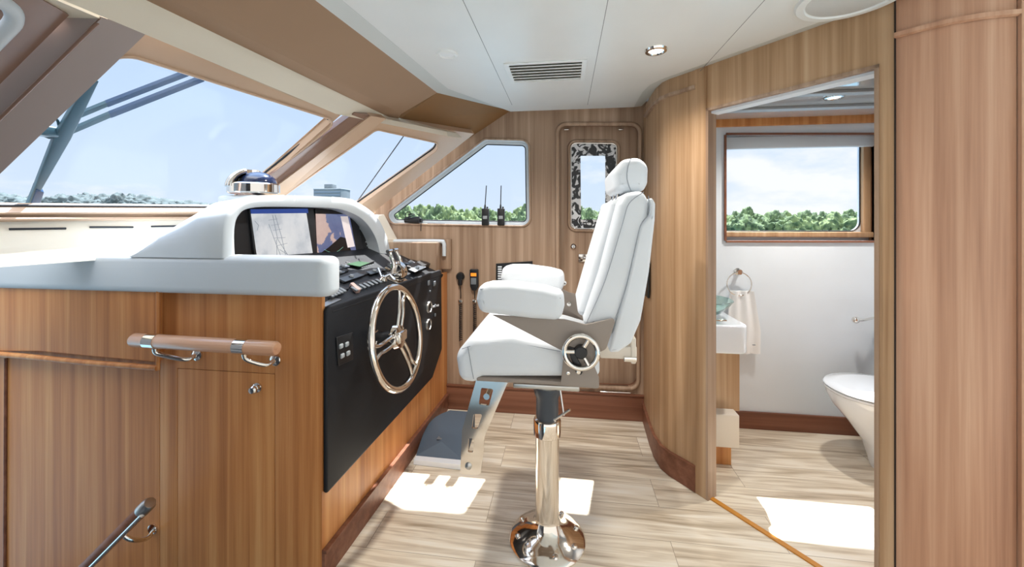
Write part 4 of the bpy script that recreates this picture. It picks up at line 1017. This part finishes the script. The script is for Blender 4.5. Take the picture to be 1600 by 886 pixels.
spot(1025, 78, 'lit recessed ceiling light with a steel rim right of the air vent', True, energy=LAMPW*.7)
spot(1303, 151, 'lit recessed light in the ceiling of the head', True, z=2.0, energy=LAMPW)

sk = thing('ceiling_speaker', 'large round grey ceiling speaker at the top edge of the view', 'speaker', Zp(1330, -2, ZC))
c_ = Zp(1332, -6, ZC)
obj('rim', lathe([(.125, -.004), (.128, -.010), (.15, -.009), (.156, 0)], c_, (0, 0, 1), 64), CEIL, sk)
obj('grille', lathe([(0, -.007), (.120, -.006), (.126, -.002)], c_, (0, 0, 1), 64), principled('speaker_cloth', (202, 204, 203), .7, bump=(400, .5)), sk)

# ================================================================== HEAD: vanity, bowl, towel, toilet
CTX = .985
vn = thing('vanity_unit', 'white and wood vanity unit behind the left door jamb', 'vanity', (.8, 2.45, 0))
ctr_ = [V((.64, 2.275, .62)), V((CTX, 2.275, .62)), V((CTX, YW-.002, .62)), V((.60, YW-.002, .62))]
obj('counter', plate(ctr_, (0, 0, 1), .155, bev=.012, fil=[0, .05, 0, 0]), PORC, vn)
obj('side_panel', rbox((.957, 2.54, .45), (.016, .36, .34), .003), W_MAIN, vn)
obj('back_panel', rbox((.80, 2.36, .45), (.33, .016, .34), .003), W_GOLD, vn)
obj('shelf_box', rbox((.765, 2.49, .20), (.34, .42, .18), .006), CREAMS, vn, 'pale step box under the open shelf')
obj('plinth', rbox((.755, 2.51, .055), (.30, .40, .11), .003), W_MAIN, vn)
bl = thing('glass_basin', 'clear glass vessel basin on the white counter', 'basin', (.80, 2.47, .775))
prof = [(.03, .0), (.045, .0), (.10, .03), (.15, .075), (.17, .105), (.165, .108), (.145, .08), (.095, .038), (.04, .010), (0, .010)]
obj('bowl', lathe([(0, 0)]+prof, (.80, 2.47, .7755), (0, 0, 1), 48, ang=60), BOWLG, bl)
fc = thing('basin_faucet', 'small steel tap on the counter in front of the glass basin', 'faucet', (.80, 2.31, .775))
obj('base', lathe([(.022, 0), (.022, .01), (.012, .015), (0, .015)], (.80, 2.31, .775), (0, 0, 1), 24), CHROME, fc)
obj('spout', rbox((.83, 2.31, .795), (.10, .022, .01), .004), CHROME, fc)
rg = thing('towel_ring', 'steel towel ring on the white wall of the head', 'towel ring', Yp(1152, 424, YW))
tr = Yp(1152, 424, YW)
obj('mount', lathe([(.022, 0), (.022, .008), (.012, .014), (.012, .04), (.016, .045), (0, .048)], tr, (0, -1, 0), 24), CHROME, rg)
rc_ = Yp(1155, 444, YW-.04)
obj('ring', tube(circle(rc_, (0, 1, 0), .074, 40), .004, True, 8), CHROME, rg)
# towel
tw = []
L, R_ = (1139, 1180), (1136, 1189)
nx, nz_ = 22, 16; vs = []; fs = []
for j in range(nz_+1):
    f = j/nz_; py = 455+(553-455)*f; xl = 1141-5*f; xr = 1177+11*min(1, f*1.6)
    for i in range(nx+1):
        g = i/nx; p = Yp(xl+(xr-xl)*g, py, YW-.04); p.y += .009*math.sin(g*17+f*1.5)*(1-.5*f); vs.append(p)
nn_ = len(vs); vs += [p+V((0, .016, 0)) for p in vs]
w_ = nx+1
for j in range(nz_):
    for i in range(nx):
        a = j*w_+i; fs.append((a, a+1, a+w_+1, a+w_)); fs.append((nn_+a, nn_+a+w_, nn_+a+w_+1, nn_+a+1))
for j in range(nz_):
    a = j*w_; fs.append((a, a+w_, nn_+a+w_, nn_+a)); a = j*w_+nx; fs.append((a, nn_+a, nn_+a+w_, a+w_))
for i in range(nx):
    a = i; fs.append((a, nn_+a, nn_+a+1, a+1)); a = nz_*w_+i; fs.append((a, a+1, nn_+a+1, nn_+a))
to = thing('hand_towel', 'white hand towel hanging from the steel ring', 'towel', Yp(1160, 553, YW-.03))
obj('cloth', pydata(vs, fs, 60), TOWEL, to)
obj('emblem', rbox(Yp(1178, 539, YW-.052), (.018, .004, .006), .001), STITCH, to)
# robe hook
rh = thing('paper_holder', 'short steel holder on the head wall near the right jamb', 'holder', Yp(1350, 498, YW))
a_ = Yp(1337, 500, YW-.09); 
obj('arm', [tube(spline([a_, Yp(1350, 500, YW-.08), Yp(1364, 497, YW-.04), Yp(1370, 496, YW)], 5), .008), sphere(a_, (.02, .02, .02))], CHROME, rh)
# toilet
TY = 2.385
tt = thing('toilet', 'white porcelain toilet with closed lid beside the right door jamb', 'toilet', (1.75, TY, 0))
def egg(x0, x1, hw_, z, n=40, sq=1.0):
    out = []; cx = x0+(x1-x0)*.50
    for k in range(n):
        a = 2*math.pi*k/n; c_, s_ = math.cos(a), math.sin(a)
        rx = (x1-cx) if c_ > 0 else (cx-x0)
        y_ = hw_*math.copysign(abs(s_)**.9, s_); out.append(V((cx+rx*c_, TY+y_, z)))
    return out
obj('bowl', loft([egg(1.66, 1.97, .12, 0), egg(1.655, 1.97, .125, .02), egg(1.62, 1.97, .125, .14), egg(1.54, 1.97, .145, .25), egg(1.475, 1.97, .18, .33), egg(1.452, 1.95, .205, .385), egg(1.450, 1.95, .208, .405)], ang=60), PORC, tt)
obj('seat', loft([egg(1.447, 1.93, .21, .407), egg(1.443, 1.93, .214, .413), egg(1.445, 1.93, .212, .421)], ang=60), PORC, tt)
obj('lid', loft([egg(1.447, 1.93, .21, .424), egg(1.442, 1.93, .215, .430), egg(1.448, 1.93, .209, .440), egg(1.50, 1.90, .16, .446)], ang=60), PORC, tt)
obj('tank', [rbox((1.94, TY, .56), (.15, .38, .34), .03), rbox((1.94, TY, .74), (.17, .40, .03), .012)], PORC, tt)
obj('hinge', [rbox((1.80, TY+s*.07, .452), (.03, .03, .02), .006) for s in (-1, 1)], CHROME, tt)

# ================================================================== OUTSIDE
# wiper on pane 1, outside the glass
d_ = -.10
wi = thing('windshield_wiper', 'large twin-arm wiper outside the big windshield pane', 'wiper', w1(46, 326, d_))
main = [w1(x_, y_, d_) for x_, y_ in ((134, 120), (152, 120), (108, 212), (62, 292), (44, 338), (30, 338), (52, 285), (80, 212))]
obj('main_arm', plate(main, n1, .02, bev=.004, fil=.004), WIPER, wi)
def strip(a, b, wa, wb, d):
    A, B_ = V(a), V(b); t_ = (B_-A).normalized(); nn = V((-t_.y, t_.x))
    return [w1(*(A+nn*wa), d), w1(*(B_+nn*wb), d), w1(*(B_-nn*wb), d), w1(*(A-nn*wa), d)]
for a, m_, b_ in (((114, 181), (165, 160), (293, 111)), ((104, 205), (170, 177), (316, 120))):
    obj('link_arm', plate(strip(a, m_, 3.4, 3.2, d_-.02), n1, .012), WIPER, wi)
    obj('blade_arm', plate(strip(m_, b_, 3.4, 3.4, d_-.024), n1, .014), WIPERD, wi, 'dark blue upper arm')
obj('motor_bracket', [rbox(w1(70, 205, d_-.0), (.05, .05, .035), .008), tube(spline([w1(62, 200, d_), w1(74, 188, d_), w1(88, 186, d_), w1(92, 196, d_)], 4), .004), tube([w1(58, 206, d_), w1(78, 214, d_)], .008)], WIPER, wi)
obj('blade_foot', plate([w1(*p, d_-.01) for p in ((52, 285), (64, 290), (50, 334), (34, 334))], n1, .034, bev=.002), WIPERD, wi, 'dark lower section')
wl_ = obj('wire_stay', tube([w2(634, 208, -.15), w2(556, 318, -.15)], .0035, seg=8), GASKET); tag(wl_, 'thin dark stay wire outside the corner pane', 'wire')
# harbour
struct('ground_water', slab([(-900, -200, -4.2), (-900, 900, -4.2), (700, 900, -4.2), (700, -200, -4.2)], (0, 0, -1), .5), SEA)
# tree prototypes
def crown(seed, sub=5):
    bm = bmesh.new(); bmesh.ops.create_icosphere(bm, subdivisions=sub, radius=1)
    for v in bm.verts:
        p = v.co.copy(); o_ = V((seed*7.3, seed*3.1, 0))
        d = .35*noise.noise(p*1.6+o_)+.22*noise.noise(p*4+o_)+.14*noise.noise(p*9+o_)+.09*noise.noise(p*19+o_)
        v.co = p*(1+d)
    return from_bm(bm, 80)
protos = []
def tree(i, seed, mat, lbl, group):
    t_ = thing('tree', lbl, 'tree', (0, 0, 0), group)
    m_ = crown(seed); m_.transform(Matrix.Translation((0, 0, 1.0)) @ Matrix.Diagonal((1, 1, .8, 1)))
    obj('foliage', m_, mat, t_)
    obj('trunk', lathe([(.09, -.5), (.07, .2), (.05, .8)], (0, 0, 0), (0, 0, 1), 8), principled('bark', (90, 76, 62), .9), t_)
    return t_
NB = 'green shoreline trees off the starboard side'
FB = 'hazy grey-green trees on the shore ahead'
pro = [tree(0, 1, FOL[0], 'bushy green tree on the shore seen through the side windows', NB), tree(1, 2, FOL[1], 'bushy green tree on the shore seen through the side windows', NB)]
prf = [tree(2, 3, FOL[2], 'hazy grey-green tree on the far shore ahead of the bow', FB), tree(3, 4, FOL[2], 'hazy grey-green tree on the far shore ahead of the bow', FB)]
used = set()
def put(pool, px, dist, top_px, width):
    i = random.randrange(len(pool)); src = pool[i]
    g = c2w((px-800)/FPX*dist, dist, 0); zb = -4.0; top = HCAM+top_px/FPX*dist
    h_ = (top-zb); s = h_/1.9
    kw = dict(loc=(g.x, g.y, zb+.0*s), rot=(0, 0, random.uniform(0, 6.28)), scale=(width/2, width/2, s))
    if id(src) in used: copy_tree(src, **kw)
    else:
        used.add(id(src)); src.location = kw['loc']; src.rotation_euler = kw['rot']; src.scale = kw['scale']
for (a, b_, tp_) in ((598, 836, 12), (895, 965, 12), (1120, 1352, 8)):
    x_ = a
    while x_ < b_:
        put(pro, x_, random.uniform(52, 66), random.uniform(tp_-4, tp_+9), random.uniform(3.2, 5.2)); x_ += random.uniform(9, 15)
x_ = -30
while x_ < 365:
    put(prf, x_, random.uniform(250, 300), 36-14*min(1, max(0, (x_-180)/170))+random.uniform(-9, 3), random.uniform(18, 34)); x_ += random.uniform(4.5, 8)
# grey tower block ahead
tb_ = Dp(519, 343, 420); bd = thing('apartment_building', 'pale grey apartment block on the horizon above the screen hood', 'building', V((tb_.x, tb_.y, -4)))
rz = 0
wid = 45/FPX*420; hh = 4+HCAM+51/FPX*420
q = V((tb_.x, tb_.y, -4))
obj('wall', rbox(q+V((0, 0, (hh-3)/2)), (wid, 18, hh-3), .3), BUILD, bd)
obj('roof', rbox(q+V((0, 0, hh-2.8)), (wid*1.02, 19, .8), .1), GREY, bd)
obj('roof_box', rbox(q+V((-2, 0, hh+.0)), (9, 8, 5), .1), BUILD, bd)
for r__ in range(7):
    obj('window_band', rbox(q+V((0, -9.1, hh-6-r__*3.2)), (wid*.95, .4, 1.3), .05), principled('far_glass', (104, 122, 140), .4) if r__ == 0 else bpy.data.materials['far_glass'], bd)
